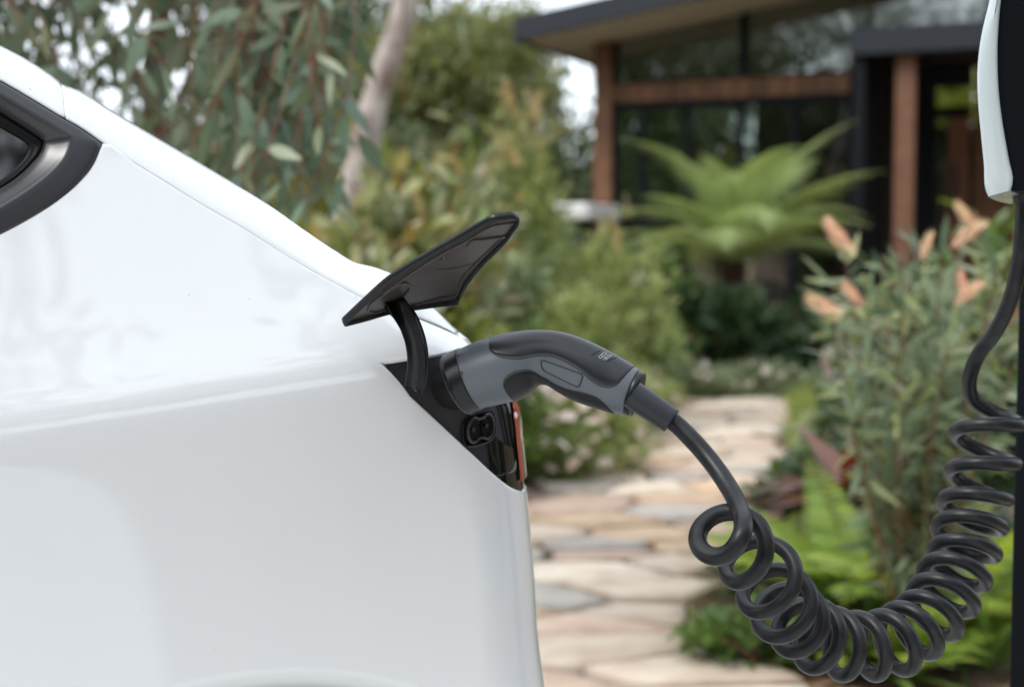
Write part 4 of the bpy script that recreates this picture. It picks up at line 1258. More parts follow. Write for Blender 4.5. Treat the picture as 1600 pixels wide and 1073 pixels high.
def leaf_frames(A, N):
    A = norm(A); B = norm(np.cross(N, A)); N2 = np.cross(A, B)
    return A, B, N2

def leaves(P, A, N, L, W, t):
    A, B, N2 = leaf_frames(A, N)
    L = np.broadcast_to(L, (len(P),)); W = np.broadcast_to(W, (len(P),))
    tv, tq = t
    V = P[:, None] + tv[None, :, 0:1]*(A*L[:, None])[:, None] + tv[None, :, 1:2]*(B*W[:, None])[:, None] + tv[None, :, 2:3]*(N2*L[:, None])[:, None]
    Q = (tq[None] + (np.arange(len(P))*len(tv))[:, None, None]).reshape(-1, 4)
    return V.reshape(-1, 3), Q, np.repeat(rng.random(len(P)), len(tv))

def foliage(name, P, A, N, L, W, t, material, parent, stuff=True):
    V, Q, ti = leaves(P, A, N, L, W, t)
    if parent is not None: V = V - root_loc(parent)
    o = link(name, quadmesh(name, V, Q, material, ti), parent)
    if stuff: o['kind'] = 'stuff'
    return o

def leaf_parts(parent, P, A, N, L, W, ts, material, name='leaf'):
    """each leaf an object of its own; alike leaves share mesh data"""
    meshes = [quadmesh(name, t[0], t[1], material) for t in ts]
    A, B, N2 = leaf_frames(A, N); r0 = root_loc(parent)
    for i in range(len(P)):
        o = bpy.data.objects.new(name, meshes[i % len(meshes)]); COL.objects.link(o); o.parent = parent
        m = np.eye(4); m[:3, 0] = A[i]*L[i]; m[:3, 1] = B[i]*W[i]; m[:3, 2] = N2[i]*L[i]; m[:3, 3] = P[i] - r0
        o.matrix_local = Matrix(m.tolist())

def rdir(n, up=0.0, spread=1.0):
    d = rng.normal(size=(n, 3))*spread; d[:, 2] += up
    return norm(d)

def in_view(P):
    d = P - CAMP; dep = d @ FWD
    return (dep > .3) & (np.abs(d[:, 0]/dep)*FPX < 810) & (np.abs((d @ UPV)/dep)*FPX < 545)

# ------------------------------------------------------------------ near eucalypt on the left
def make_eucalypt():
    b = at(215, 500, 4.9); b[2] = -0.02
    t = thing('eucalypt_tree', 'grey green eucalypt with hanging leaves behind the car roof', 'tree', b)
    trunk = np.array([b, at(236, 380, 4.9), at(240, 150, 4.85), at(255, -60, 4.7), at(240, -420, 4.6), at(260, -800, 4.5)])
    part('trunk', *tube(catmull(trunk, 50), np.linspace(.055, .022, 50), 10), M['redbark'], t)
    limbs = []
    for pts in ([(240, 240, 4.85), (330, 60, 4.7), (410, -60, 4.5), (520, -160, 4.4), (640, -180, 4.3)],
                [(238, 320, 4.9), (330, 240, 4.9), (420, 120, 5.0), (480, 60, 5.0), (560, 40, 5.0)],
                [(248, 20, 4.8), (120, -120, 4.6), (-60, -200, 4.4), (-260, -220, 4.2)],
                [(240, 160, 4.8), (140, 20, 4.6), (20, -60, 4.4), (-150, -60, 4.2)],
                [(250, -60, 4.7), (330, -260, 4.4), (440, -380, 4.2), (560, -430, 4.0)],
                [(236, 330, 4.9), (160, 200, 5.1), (60, 100, 5.2), (-80, 60, 5.2)]):
        P = np.array([at(*p) for p in pts]); c = catmull(P, 40); limbs.append(c)
        part('limb', *tube(c, np.linspace(.020, .005, 40), 7), M['redbark'], t)
    LP = np.concatenate(limbs)
    tw = MB(); P, A, L, W = [], [], [], []
    spots = []
    while len(spots) < 440:
        px, py = rng.uniform(-330, 560), rng.uniform(-420, 300)
        if px > 470 and py < 40 and rng.random() < .35: continue
        if -40 < px < 520 and -60 < py < 110 and rng.random() < .58: continue      # thinner where the sky shows
        if px < 330 and py > 210: continue
        if px > 480 + max(0, 60 - py)*.3 and py > -40: continue
        spots.append((px, py, rng.uniform(3.0, 4.7)))
    for k in range(64):                                                   # the dense cluster above the shoulder of the car
        spots.append((rng.uniform(340, 515), rng.uniform(90, 280), rng.uniform(2.9, 3.7)))
    for (px, py, Y) in spots:
        s = at(px, py - 40, Y)
        j = np.argmin(((LP - s - [0, 0, .12])**2).sum(1)); a = LP[j]
        m = (a + s)/2 + np.array([0, 0, .10])
        end = s + np.array([rng.uniform(-.10, .10), rng.uniform(-.08, .08), -rng.uniform(.10, .22)])
        c = catmull(np.array([a, m, s, end]), 16)
        tw.add(*tube(c, np.linspace(.0045, .0014, 16), 4, False))
        nl = rng.integers(9, 15)
        for q in range(nl):
            f = 6 + (q/nl)*9.5; i0 = int(f); p = c[i0]*(1 - (f - i0)) + c[min(i0+1, 15)]*(f - i0)
            d = np.array([rng.normal()*.62, rng.normal()*.5, -1.0]) if rng.random() < .75 else np.array([rng.normal(), rng.normal()*.6, -.25])
            P.append(p); A.append(d); L.append(rng.uniform(.070, .130)); W.append(rng.uniform(.018, .034))
    tw.build('twigs', M['twig'], t)['kind'] = 'stuff'
    P, A, L, W = map(np.array, (P, A, L, W))
    N = norm(rng.normal(size=(len(P), 3))*[1, .8, .5] + [0, -.75, .25])
    vis = in_view(P + norm(A)*.08) & (P[:, 0] > -2.2)
    # a leaf below the car's roof line is hidden
    d = P - CAMP; px = 800 + d[:, 0]/d[:, 1]*FPX; py = 381 - (d[:, 2])/d[:, 1]*FPX
    vis &= py < np.interp(px, SILH[:, 0], SILH[:, 1]) - 15
    idx = np.where(vis)[0]; idx = idx[np.argsort(P[idx, 1])][:300]
    rest = np.setdiff1d(np.arange(len(P)), idx)
    leaf_parts(t, P[idx], A[idx], N[idx], L[idx], W[idx], T_EUC, LM['euc'])
    foliage('foliage', P[rest], A[rest], N[rest], L[rest], W[rest], T_EUC[0], LM['euc'], t)
make_eucalypt()

def make_gum():
    b = ground(505, 560); b = at(516, 430, 8.0); b[2] = -.03
    t = thing('gum_tree', 'leaning pale gum trunk behind the eucalypt leaves', 'tree', b)
    P = np.array([b, at(533, 350, 8.0), at(560, 262, 8.0), at(577, 190, 8.0), at(597, 120, 8.0), at(618, 60, 8.0), at(640, -10, 8.0), at(672, -140, 8.0), at(690, -330, 8.0), at(760, -520, 8.0)])
    c = catmull(P, 90)
    rad = np.interp(np.arange(90), [0, 12, 45, 60, 89], [.100, .084, .074, .068, .04]) * (1 + .05*np.sin(np.arange(90)*.9) + .04*np.sin(np.arange(90)*.37 + 1))
    tr = part('trunk', *tube(c, rad, 20), M['gum'], t)
    # hanging strips of bark
    for k in range(7):
        i = 10 + k*7; a = c[i] + np.array([rng.uniform(-.07, .07), -.08, 0])
        q = catmull(np.array([a, a + [.01, -.015, -.16], a + [rng.uniform(-.03, .03), -.03, -.34]]), 10)
        part('bark_strip', *tube(q, np.linspace(.006, .002, 10), 5), M['redbark'], tr)
    n = 2600
    cc = c[-1] + rng.normal(size=(40, 3))*[1.0, .9, .5]
    br = MB()
    for q in cc[::2]: br.add(*tube(catmull(np.array([c[-12], (c[-12] + q)/2 + [0, 0, .2], q]), 10), np.linspace(.03, .006, 10), 5, False))
    br.build('limb', M['gum'], t)
    Pp = cc[rng.integers(0, 40, n)] + rng.normal(size=(n, 3))*.28
    foliage('crown', Pp, rdir(n, -1.2, .6), rdir(n), rng.uniform(.10, .17, n), rng.uniform(.02, .035, n), T_EUC[1], LM['euc'], t)
make_gum()

# ------------------------------------------------------------------ generic shrubs
def shrub(name, label, px, Y, w, top, n, t, L, Wf, material, group=None, droop=.2, base=0.0, stems=7, flowers=None, clumps=26, fill=.55, bottom=.05, barkm='bark', cat='shrub', dy=None):
    """bush standing on the ground at photo column px and depth Y; w half-width and top height in metres"""
    b = at(px, 381, Y); b[2] = base - .03
    o = thing(name, label, cat, b, group)
    dy = dy or w*.8
    h = top - base
    cz = np.array([b[0], b[1], base])
    u = rdir(clumps, .1); rr = rng.uniform(fill, 1, clumps)[:, None]
    cl = cz + np.column_stack([u[:, 0]*w, u[:, 1]*dy, h*(.52 + .42*u[:, 2])])*1.0
    cl[:, :2] = cz[:2] + (cl[:, :2] - cz[:2])*rr; cl[:, 2] = np.maximum(cl[:, 2], base + h*bottom)
    cl[0] = cz + [0, 0, h*.94]
    st = MB()
    for i in range(0, clumps, max(1, clumps//stems)):
        st.add(*tube(catmull(np.array([b + [rng.normal()*.04, rng.normal()*.04, 0], (b + cl[i])/2 + [rng.normal()*.05, rng.normal()*.05, .06], cl[i]]), 10), np.linspace(.018, .004, 10)*max(.5, h), 6, False))
    st.build('stems', M[barkm], o)
    k = rng.integers(0, clumps, n); sg = np.array([w, dy, h*.5])*(.30 if clumps > 14 else .42)
    P = cl[k] + rng.normal(size=(n, 3))*sg*.56
    P[:, 2] = np.maximum(P[:, 2], base + .01)
    out = norm(P - (cz + [0, 0, h*.4]))
    A = norm(out*.8 + rng.normal(size=(n, 3))*.55 + [0, 0, .35 - droop])
    N = norm(rng.normal(size=(n, 3))*.65 + [0, -.45, .9])
    Ln = rng.uniform(L[0], L[1], n)
    foliage('foliage', P, A, N, Ln, Ln*Wf, t, LM[material], o)
    if flowers:
        nf, fsize, fm, kind = flowers
        fmesh = flower_mesh(kind, fm)
        if kind == 'daisy':
            q = norm(rng.normal(size=(nf, 3))*[1, .8, .7] + [0, -.5, .6])
            cand = cz + np.column_stack([q[:, 0]*w*1.08, q[:, 1]*dy*1.08, h*(.42 + .66*q[:, 2])])
        else: cand = P[np.argsort(-(P[:, 2] - .25*(P[:, 1] - b[1])) + rng.random(n)*h*.5)][:nf*4:4]
        for p in cand[:nf]:
            f = link('flower', fmesh, o, p - root_loc(o) + np.array([0, 0, fsize*.15]))
            s = fsize*rng.uniform(.75, 1.15); f.scale = (s, s, s); f.rotation_euler = (rng.normal()*.35 + (.5 if kind == 'daisy' else 0), rng.normal()*.35, rng.uniform(0, 6.28))
    return o

FM = {}
def flower_mesh(kind, fm):
    if (kind, fm) in FM: return FM[(kind, fm)]
    if kind == 'daisy':
        n = 11; a = np.linspace(0, 2*math.pi, n, endpoint=False)
        A = np.column_stack([np.cos(a), np.sin(a), np.full(n, .22)])
        V, Q, ti = leaves(A*.08, A, np.tile([0, 0, 1.0], (n, 1)), .48, .26, T_BROAD)
    elif kind == 'spike':                       # upright candle of many small florets
        n = 150; z = rng.random(n); a = rng.random(n)*6.283
        A = np.column_stack([np.cos(a), np.sin(a), np.full(n, .35)])
        P = np.column_stack([np.cos(a)*.04, np.sin(a)*.04, z])
        V, Q, ti = leaves(P, A, np.tile([0, 0, 1.0], (n, 1)), .16*(1.1 - .5*z), .05, T_SMALL)
    else:                                       # grevillea brush: curled styles along a leaning spike
        n = 64; z = rng.random(n)**.9; a = rng.random(n)*6.283
        A = np.column_stack([np.cos(a), np.sin(a), .55 + .3*z])
        P = np.column_stack([np.cos(a)*.05 + .10*z*z, np.sin(a)*.05, z])
        V, Q, ti = leaves(P, A, np.tile([0, 0, 1.0], (n, 1)), .50*(1.1 - .5*z), .04, tpl(4, .8, -.7))
    FM[(kind, fm)] = quadmesh('flower', V, Q, LM[fm], ti*.9)
    return FM[(kind, fm)]

# ------------------------------------------------------------------ far trees
def tree_variant(k, material, nl, rx, rz, tr_h, leafL):
    r = np.random.default_rng(100 + k)
    trunk = catmull(np.array([[0, 0, -.05], [r.normal()*.08, r.normal()*.08, tr_h*.5], [r.normal()*.15, r.normal()*.15, tr_h], [r.normal()*.3, r.normal()*.3, tr_h + rz*1.2]]), 30)
    mb = MB(); mb.add(*tube(trunk, np.linspace(.13, .03, 30), 10))
    nc = 54
    u = norm(r.normal(size=(nc, 3))); cl = u*np.array([rx, rx, rz])*r.uniform(.35, 1.0, nc)[:, None] + [0, 0, tr_h + rz*.75]
    for i in range(0, nc, 3):
        j = 12 + int(r.integers(0, 16)); mb.add(*tube(catmull(np.array([trunk[j], (trunk[j] + cl[i])/2 + [0, 0, .15], cl[i]]), 8), np.linspace(.045, .008, 8), 5, False))
    tm = raw_mesh('trunk', np.concatenate(mb.V), mb.F, M['bark'])
    kk = r.integers(0, nc, nl); P = cl[kk] + r.normal(size=(nl, 3))*np.array([rx, rx, rz*.8])*.17
    A = norm(r.normal(size=(nl, 3)) + [0, 0, -.35]); N = norm(r.normal(size=(nl, 3))*.7 + [0, 0, 1])
    L = r.uniform(leafL*.7, leafL*1.3, nl)
    V, Q, ti = leaves(P, A, N, L, L*.38, T_SMALL)
    return tm, quadmesh('crown', V, Q, LM[material], ti)
TV = [tree_variant(0, 'far', 7000, 1.5, 1.5, 1.3, .17), tree_variant(1, 'far2', 7500, 1.6, 1.3, .9, .16), tree_variant(2, 'yellow', 6000, 1.2, 1.4, 1.2, .15),
      tree_variant(3, 'far2', 9000, 1.7, 1.0, .5, .15)]
def far_tree(name, label, v, px, Y, s, rz=None, sz=None):
    b = at(px, 381, Y); b[2] = -.05
    o = thing(name, label, 'tree', b, 'trees at the back of the garden')
    o.rotation_euler = (0, 0, rng.uniform(0, 6.28) if rz is None else rz); o.scale = (s, s, sz or s)
    for nm, me in (('trunk', TV[v][0]), ('crown', TV[v][1])):
        c = link(nm, me, o)
        if nm == 'crown': c['kind'] = 'stuff'
far_tree('olive_tree', 'broad olive green tree at the far left behind the car window', 1, 10, 14.0, .72)
far_tree('olive_tree', 'dark bushy tree behind the hanging eucalypt leaves', 3, 310, 13.0, 1.05)
far_tree('olive_tree', 'dark low tree behind the eucalypt and left of the gum trunk', 3, 130, 15.0, 1.15)
far_tree('olive_tree', 'dark green tree just left of the leaning gum trunk', 3, 480, 12.0, 1.0)
far_tree('garden_tree', 'sunlit olive tree right of the leaning gum trunk', 0, 700, 17.0, .85, None, 1.05)
far_tree('garden_tree', 'tall thin-crowned tree between the gum trunk and the roof corner', 0, 760, 22.0, .85, None, 1.3)
far_tree('garden_tree', 'distant tree seen past the upper part of the gum trunk', 1, 600, 19.0, .9, None, 1.45)
far_tree('garden_tree', 'dark dense tree low between gum trunk and house', 3, 690, 13.5, .66, None, .95)
far_tree('garden_tree', 'leafy tree close behind the white topped bench', 3, 870, 18.5, 1.1, None, 1.15)
far_tree('yellow_tree', 'yellow green young tree beside the gum trunk', 2, 522, 9.6, .36, None, .66)
far_tree('yellow_tree', 'tree seen through the transom above the front door', 2, 1475, 24.0, 1.3)
far_tree('garden_tree', 'tree behind the house seen through its glass doors', 1, 1060, 25.0, 1.4)

# woodland behind the photographer, unseen; added for reflections and to dim the car's top
def woodland():
    r = np.random.default_rng(5); V, Q, T, n0 = [], [], [], 0
    tv = [np.array([v.co for v in t[1].vertices]) for t in TV]
    tq = [np.array([p.vertices[:] for p in t[1].polygons]) for t in TV]
    tb = [np.array([v.co for v in t[0].vertices]) for t in TV]
    for k in range(13):
        a = R(-118) + R(236)*k/12 + r.normal()*.05 + math.pi
        d = r.uniform(13, 18); v = k % 2; s = r.uniform(1.5, 2.1) if a > math.pi else r.uniform(1.9, 2.5)
        c = np.array([math.sin(a)*d, math.cos(a)*d, 0]); ro = r.uniform(0, 6.28)
        if c[1] > 6: continue
        cs, sn = math.cos(ro), math.sin(ro)
        P = tv[v]*s @ np.array([[cs, sn, 0], [-sn, cs, 0], [0, 0, 1]]) + c
        V.append(P); Q.append(tq[v] + n0); n0 += len(P)
    for k in range(9):
        a = math.pi + R(25 + 9*k); d = r.uniform(15, 20); s = r.uniform(1.7, 2.4); v = 3 if k % 2 else 1
        P = tv[v]*[s, s, s*1.25] + [math.sin(a)*d, math.cos(a)*d, 0]
        V.append(P); Q.append(tq[v] + n0); n0 += len(P)
    for (x, y, dz, v, s) in ((2.2, -7.2, 2.6, 0, 1.7), (7.4, -3.2, 2.2, 0, 1.6), (-4.5, -8.0, 2.4, 0, 1.6)):  # high crowns added out of view to dim the car's top and dapple its paint
        P = tv[v]*s + [x, y, dz]; V.append(P); Q.append(tq[v] + n0); n0 += len(P)
        tp = tb[v]*[s, s, (s*1.2 + dz)/1.2] + [x, y, 0]
        q4 = np.array([p.vertices[:] for p in TV[v][0].polygons if len(p.vertices) == 4]); V.append(tp); Q.append(q4 + n0); n0 += len(tp)
    o = link('woodland', quadmesh('woodland', np.concatenate(V), np.concatenate(Q), LM['far2'], np.repeat(r.random(n0//6 + 1), 6)[:n0]))
    tag(o, 'unseen wooded edge of the garden behind the photographer', 'woodland', kind='stuff')
woodland()

# ------------------------------------------------------------------ middle distance shrubs
shrub('croton_bush', 'orange and green leafed bush at the foot of the gum trunk', 560, 7.4, .42, 1.20, 520, T_BROAD, (.10, .17), .42, 'warm', 'warm leafed bushes')
shrub('croton_bush', 'yellow brown broad leafed bush right of the gum trunk', 640, 7.0, .45, 1.28, 560, T_BROAD, (.10, .17), .42, 'warm', 'warm leafed bushes')
shrub('croton_bush', 'golden broad leafed bush left of the raised flap', 700, 8.2, .5, 1.55, 600, T_BROAD, (.09, .15), .42, 'warm', 'warm leafed bushes')
shrub('croton_bush', 'brown and green bush showing above the car tail', 590, 6.2, .35, .98, 420, T_BROAD, (.09, .15), .45, 'warm', 'warm leafed bushes')
shrub('flowering_shrub', 'tall grey green shrub with pale flower spikes left of the bench', 800, 9.0, .38, 1.72, 4200, T_SMALL, (.05, .09), .35, 'pale', None, flowers=(16, .20, 'candle', 'spike'), clumps=40)
shrub('flowering_shrub', 'grey shrub behind the raised flap and below the pale spikes', 745, 8.6, .42, 1.35, 2600, T_SMALL, (.05, .085), .35, 'pale2', None, flowers=(6, .15, 'candle', 'spike'))
shrub('flowering_shrub', 'pale shrub in front of the white topped bench', 865, 9.6, .35, 1.25, 1900, T_SMALL, (.05, .08), .35, 'pale2', None)
shrub('silver_shrub', 'rounded pale yellow green shrub in front of the corner post', 945, 8.4, .40, 1.06, 4200, T_SMALL, (.045, .08), .32, 'pale', None, clumps=40, flowers=(8, .12, 'candle', 'spike'))
shrub('silver_shrub', 'low pale shrub above the handle of the plug', 905, 7.6, .34, .78, 2600, T_SMALL, (.045, .075), .32, 'pale', None)
shrub('leafy_bush', 'bright green and yellow leafed bush right below the flap', 712, 6.3, .22, .86, 420, T_BROAD, (.07, .12), .5, 'yellow', None)
shrub('leafy_bush', 'brownish shadowed bush behind the hinge side of the flap', 790, 7.8, .32, .95, 900, T_BROAD, (.06, .11), .4, 'pale2', None)
shrub('leafy_bush', 'green bush between the plug and the flowering shrub', 830, 6.9, .30, .62, 900, T_BROAD, (.06, .10), .42, 'mid', None)
shrub('shade_plant', 'dark glossy plant below the tree fern on its left', 1078, 10.9, .38, .72, 520, T_BROAD, (.10, .18), .42, 'dark', 'dark plants below the house', flowers=(1, .20, 'petal', 'daisy'))
shrub('shade_plant', 'dark glossy plant at the foot of the tree fern', 1150, 10.7, .40, .66, 460, T_BROAD, (.10, .18), .42, 'dark', 'dark plants below the house')
shrub('shade_plant', 'dark leafy plant below the deck right of the tree fern', 1240, 10.8, .40, .60, 520, T_BROAD, (.09, .16), .42, 'dark', 'dark plants below the house')
shrub('shade_plant', 'green leafy plant left of the path end', 1000, 10.4, .34, .56, 520, T_BROAD, (.08, .14), .42, 'mid', 'dark plants below the house', flowers=(3, .10, 'petal', 'daisy'))
shrub('hibiscus_bush', 'sparse bush with a pale pink bloom in front of the glass doors', 1035, 11.0, .30, 1.0, 420, T_BROAD, (.08, .13), .42, 'mid', None, flowers=(2, .20, 'petal', 'daisy'))
shrub('ground_cover', 'low mound of green leaves and pale daisies behind the tail lamp', 885, 6.7, .34, .40, 4200, T_SMALL, (.035, .06), .38, 'pale', 'daisy mounds', flowers=(70, .066, 'petal', 'daisy'), clumps=40, cat='ground cover', dy=.34)
shrub('ground_cover', 'daisy mound under the handle of the plug', 950, 8.2, .36, .36, 3600, T_SMALL, (.035, .06), .38, 'pale', 'daisy mounds', flowers=(50, .066, 'petal', 'daisy'), clumps=40, cat='ground cover', dy=.3)
shrub('ground_cover', 'daisy mound mostly hidden behind the car tail', 790, 6.4, .34, .40, 2600, T_SMALL, (.03, .055), .38, 'mid', 'daisy mounds', flowers=(16, .06, 'petal', 'daisy'), clumps=30, cat='ground cover', dy=.3)

# grass along the far end of the path
def grass(name, label, px0, px1, Y0, Y1, n, h, material='grass'):
    Yv = rng.uniform(Y0, Y1, n); px = rng.uniform(px0, px1, n)
    P = at(px, np.full(n, 381.), Yv); P[:, 2] = -.03
    L = rng.uniform(h*.5, h, n)
    V, Q, ti = leaves(P, norm(rng.normal(size=(n, 3))*.45 + [0, 0, 1]), rdir(n), L, .012, T_NARROW)
    tag(link(name, quadmesh(name, V, Q, LM[material], ti)), label, 'grass', kind='stuff')
grass('grass', 'soft grass strip in front of the deck', 985, 1265, 10.0, 11.0, 3600, .20, 'pale2')
grass('grass', 'grass tufts along the right edge of the path', 1245, 1345, 7.6, 10.4, 2600, .20)

# ------------------------------------------------------------------ tree fern
def frond_mesh(name, length, npair, pin, bip, material, arch, seed, pw=.24, start=.08):
    """frond leaving the origin along +X, arching down"""
    r = np.random.default_rng(seed)
    s = np.linspace(0, 1, 24)
    ang = R(62) - arch*s**1.2
    C = np.zeros((24, 3))
    for i in range(1, 24): C[i] = C[i-1] + np.array([math.cos(ang[i]), 0, math.sin(ang[i])])*length/23
    T = norm(np.gradient(C, axis=0)); U = norm(np.cross([0, 1.0, 0], T)*-1)
    P, A, N, L = [], [], [], []
    for k in range(npair):
        f = start + (1 - start)*(k + .5)/npair; i = min(int(f*23), 22)
        c = C[i] + (C[i+1] - C[i])*(f*23 - i)
        ln = pin*(math.sin(math.pi*min(1, (f*.92 + .10)))**.75)*(1 if f < .55 else 1 - .35*(f - .55))
        for sgn in (-1, 1):
            d = norm(np.array([0, sgn, 0])*1.0 + T[i]*.42 - U[i]*(.05 + .22*r.random()))
            P.append(c); A.append(d); N.append(-U[i] if U[i][2] < 0 else U[i]); L.append(ln)
    P, A, N, L = map(np.array, (P, A, N, L))
    if bip:
        P2, A2, N2, L2 = [], [], [], []
        for p, a, nn, l in zip(P, A, N, L):
            side = norm(np.cross(nn, a)); m = 8
            for q in range(m):
                f = (q + .6)/m; c = p + a*l*f + np.array([0, 0, -1.0])*l*.16*f*f
                for sg in (-1, 1):
                    P2.append(c); A2.append(side*sg + a*.55); N2.append(nn); L2.append(l*.23*(1.15 - f))
        V, Q, ti = leaves(np.array(P2), np.array(A2), np.array(N2), np.array(L2), np.array(L2)*.42, T_SMALL)
    else:
        V, Q, ti = leaves(P, A, N, L, L*pw, T_NARROW)
    ti = ti*.45 + r.random()*.3
    me_l = (V, Q, ti)
    rv, rf = tube(C, np.linspace(.008, .0015, 24)*length, 5, False)
    rq = np.array(rf)
    V2 = np.concatenate([V, rv]); Q2 = np.concatenate([Q, rq + len(V)])
    return quadmesh(name, V2, Q2, LM[material], np.concatenate([ti, np.full(len(rv), .1)]))

def rosette(root, meshes, base, n, tilt=(0, .35), scale=(.8, 1.1), name='frond', a0=0.0):
    for k in range(n):
        o = link(name, meshes[k % len(meshes)], root, np.array(base) - root_loc(root))
        s = rng.uniform(*scale); o.scale = (s, s, s)
        o.rotation_euler = (rng.normal()*.12, rng.uniform(*tilt), a0 + k*2.39996 + rng.normal()*.12)

def make_tree_fern():
    b = at(1148, 381, 11.5); b[2] = -.03
    t = thing('tree_fern', 'tree fern with spreading fronds in front of the glass doors', 'tree fern', b)
    z = at(1148, 408, 11.5)[2]
    c = catmull(np.array([b, b + [.02, 0, z*.5], [b[0] - .01, b[1], z]]), 40)
    part('trunk', *tube(c, .085 + .012*np.sin(np.arange(40)*2.1) + .01*rng.random(40), 14), mat('fern_trunk', srgb(58, 44, 36), .95, .1, bump=(40, .8, .02)), t)
    ms = [frond_mesh('frond', 1.36, 28, .30, True, 'tfern', R(a), 30 + i) for i, a in enumerate((70, 88, 58, 98))]
    r = np.random.default_rng(12)
    for k in range(22):
        o = link('frond', ms[k % 4], t, np.array([b[0], b[1], z - .02]) - root_loc(t))
        sc_ = r.uniform(.9, 1.15); o.scale = (sc_, sc_, sc_)
        o.rotation_euler = (r.normal()*.10, (-.34, .12, .40)[k % 3] + r.normal()*.07, k*2.39996 + .5)
make_tree_fern()

# ------------------------------------------------------------------ ferns and strap plants on the right
F_SW = [frond_mesh('frond', .52, 26, .085, False, 'fern', R(a), 50 + i, .26) for i, a in enumerate((70, 95, 55, 82))]
def fern(label, px, Y, n, sc, mats=None, z=0.0):
    b = at(px, 381, Y); b[2] = z - .02
    t = thing('fern', label, 'fern', b, 'ferns beside the path')
    rosette(t, F_SW, b, n, (-.30, .25), (sc*.8, sc*1.15))
fern('bright green fern in the middle of the bed above the cable loop', 1360, 3.9, 24, 1.12)
fern('yellow green fern just right of the path edge', 1272, 4.3, 18, .92)
fern('fern close to the black post below the flowering shrub', 1470, 3.9, 20, 1.05)
fern('shaded fern behind the maroon rosette', 1430, 5.4, 13, .95)
fern('low bright fern in front of the tall bed ferns', 1300, 3.7, 16, .55)
fern('arching fern under the right hand coils', 1425, 3.6, 16, .60)
fern('small fern beside the stones left of the hanging coil', 1168, 4.4, 9, .38)
fern('fern half hidden behind the black post', 1565, 3.8, 14, .85)

def strap_plant(name, label, px, Y, n, L, W, material, arch=.5, up=.9, group=None, z=0.0, cat='plant', az=None, t_=None):
    b = at(px, 381, Y); b[2] = z - .02
    t = thing(name, label, cat, b, group)
    a = rng.uniform(0, 6.28) + np.arange(n)*2.39996 if az is None else rng.uniform(az[0], az[1], n)
    el = rng.uniform(.35, 1.25, n)*up
    A = np.column_stack([np.cos(a)*np.cos(el), np.sin(a)*np.cos(el), np.sin(el)])
    N = norm(np.column_stack([-np.cos(a)*np.sin(el), -np.sin(a)*np.sin(el), np.cos(el)]))
    Ln = rng.uniform(L*.7, L*1.15, n)
    leaf_parts(t, np.tile(b, (n, 1)) + np.column_stack([np.cos(a), np.sin(a), np.zeros(n)])*.015, A, N, Ln, rng.uniform(W*.8, W*1.15, n), t_ or [T_STRAP, tpl(6, .6, .3), tpl(6, .5, .65)], LM[material])
    return t
strap_plant('bromeliad', 'maroon rosette plant left of the flowering shrub base', 1338, 4.7, 20, .34, .075, 'maroon', z=.24)
strap_plant('bromeliad', 'dry straw coloured rosette at the path edge', 1272, 5.0, 13, .34, .045, 'straw', up=.6, z=.16)
strap_plant('strap_plant', 'green strap leafed plant low beside the post', 1500, 3.95, 22, .34, .040, 'strap', group='strap leafed plants')
strap_plant('strap_plant', 'broad strap leafed plant under the lowest coils', 1400, 3.6, 20, .24, .036, 'strap', group='strap leafed plants')
strap_plant('strap_plant', 'strap leafed plant at the lower right corner', 1552, 3.7, 18, .30, .038, 'strap', group='strap leafed plants')
strap_plant('strap_plant', 'small strap leafed clump left of the lowest coils', 1215, 3.75, 15, .17, .030, 'strap', group='strap leafed plants')
strap_plant('strap_plant', 'strap leafed clump between two ferns at mid bed', 1480, 5.3, 18, .34, .04, 'strap', group='strap leafed plants')
for nm_, px_, Y_ in (('pale flowered ground cover at the far left end of the path', 1075, 10.1), ('pale flowered ground cover below the deck at the end of the path', 1190, 10.3)):
    shrub('ground_cover', nm_, px_, Y_, .42, .22, 2200, T_SMALL, (.03, .06), .38, 'pale2', 'daisy mounds', flowers=(18, .06, 'petal', 'daisy'), clumps=30, cat='ground cover', dy=.22)
shrub('low_plant', 'low leafy ground plant at the path edge below the coil', 1180, 3.62, .17, .15, 420, T_BROAD, (.03, .055), .5, 'mid', 'leafy ground plants', clumps=16, stems=4, cat='ground cover')
shrub('low_plant', 'leafy ground plant under the right coils', 1320, 3.75, .22, .18, 520, T_BROAD, (.035, .06), .5, 'mid', 'leafy ground plants', clumps=16, stems=4, cat='ground cover')
shrub('low_plant', 'dark leafy plant in the shade below the ferns', 1290, 4.25, .24, .16, 600, T_BROAD, (.04, .07), .5, 'dark', 'leafy ground plants', clumps=20, stems=4, cat='ground cover')
shrub('low_plant', 'dark leafy plant near the foot of the post', 1480, 4.3, .30, .26, 800, T_BROAD, (.05, .08), .5, 'dark', 'leafy ground plants', clumps=20, stems=4, cat='ground cover')
shrub('leafy_bush', 'yellow green bush behind the flowering shrub at the post', 1545, 6.2, .42, 1.12, 1300, T_BROAD, (.07, .12), .34, 'mid', None)
shrub('leafy_bush', 'dark bush filling the bed below the flowering shrub', 1475, 5.2, .34, .82, 1400, T_BROAD, (.07, .12), .34, 'dark', None)

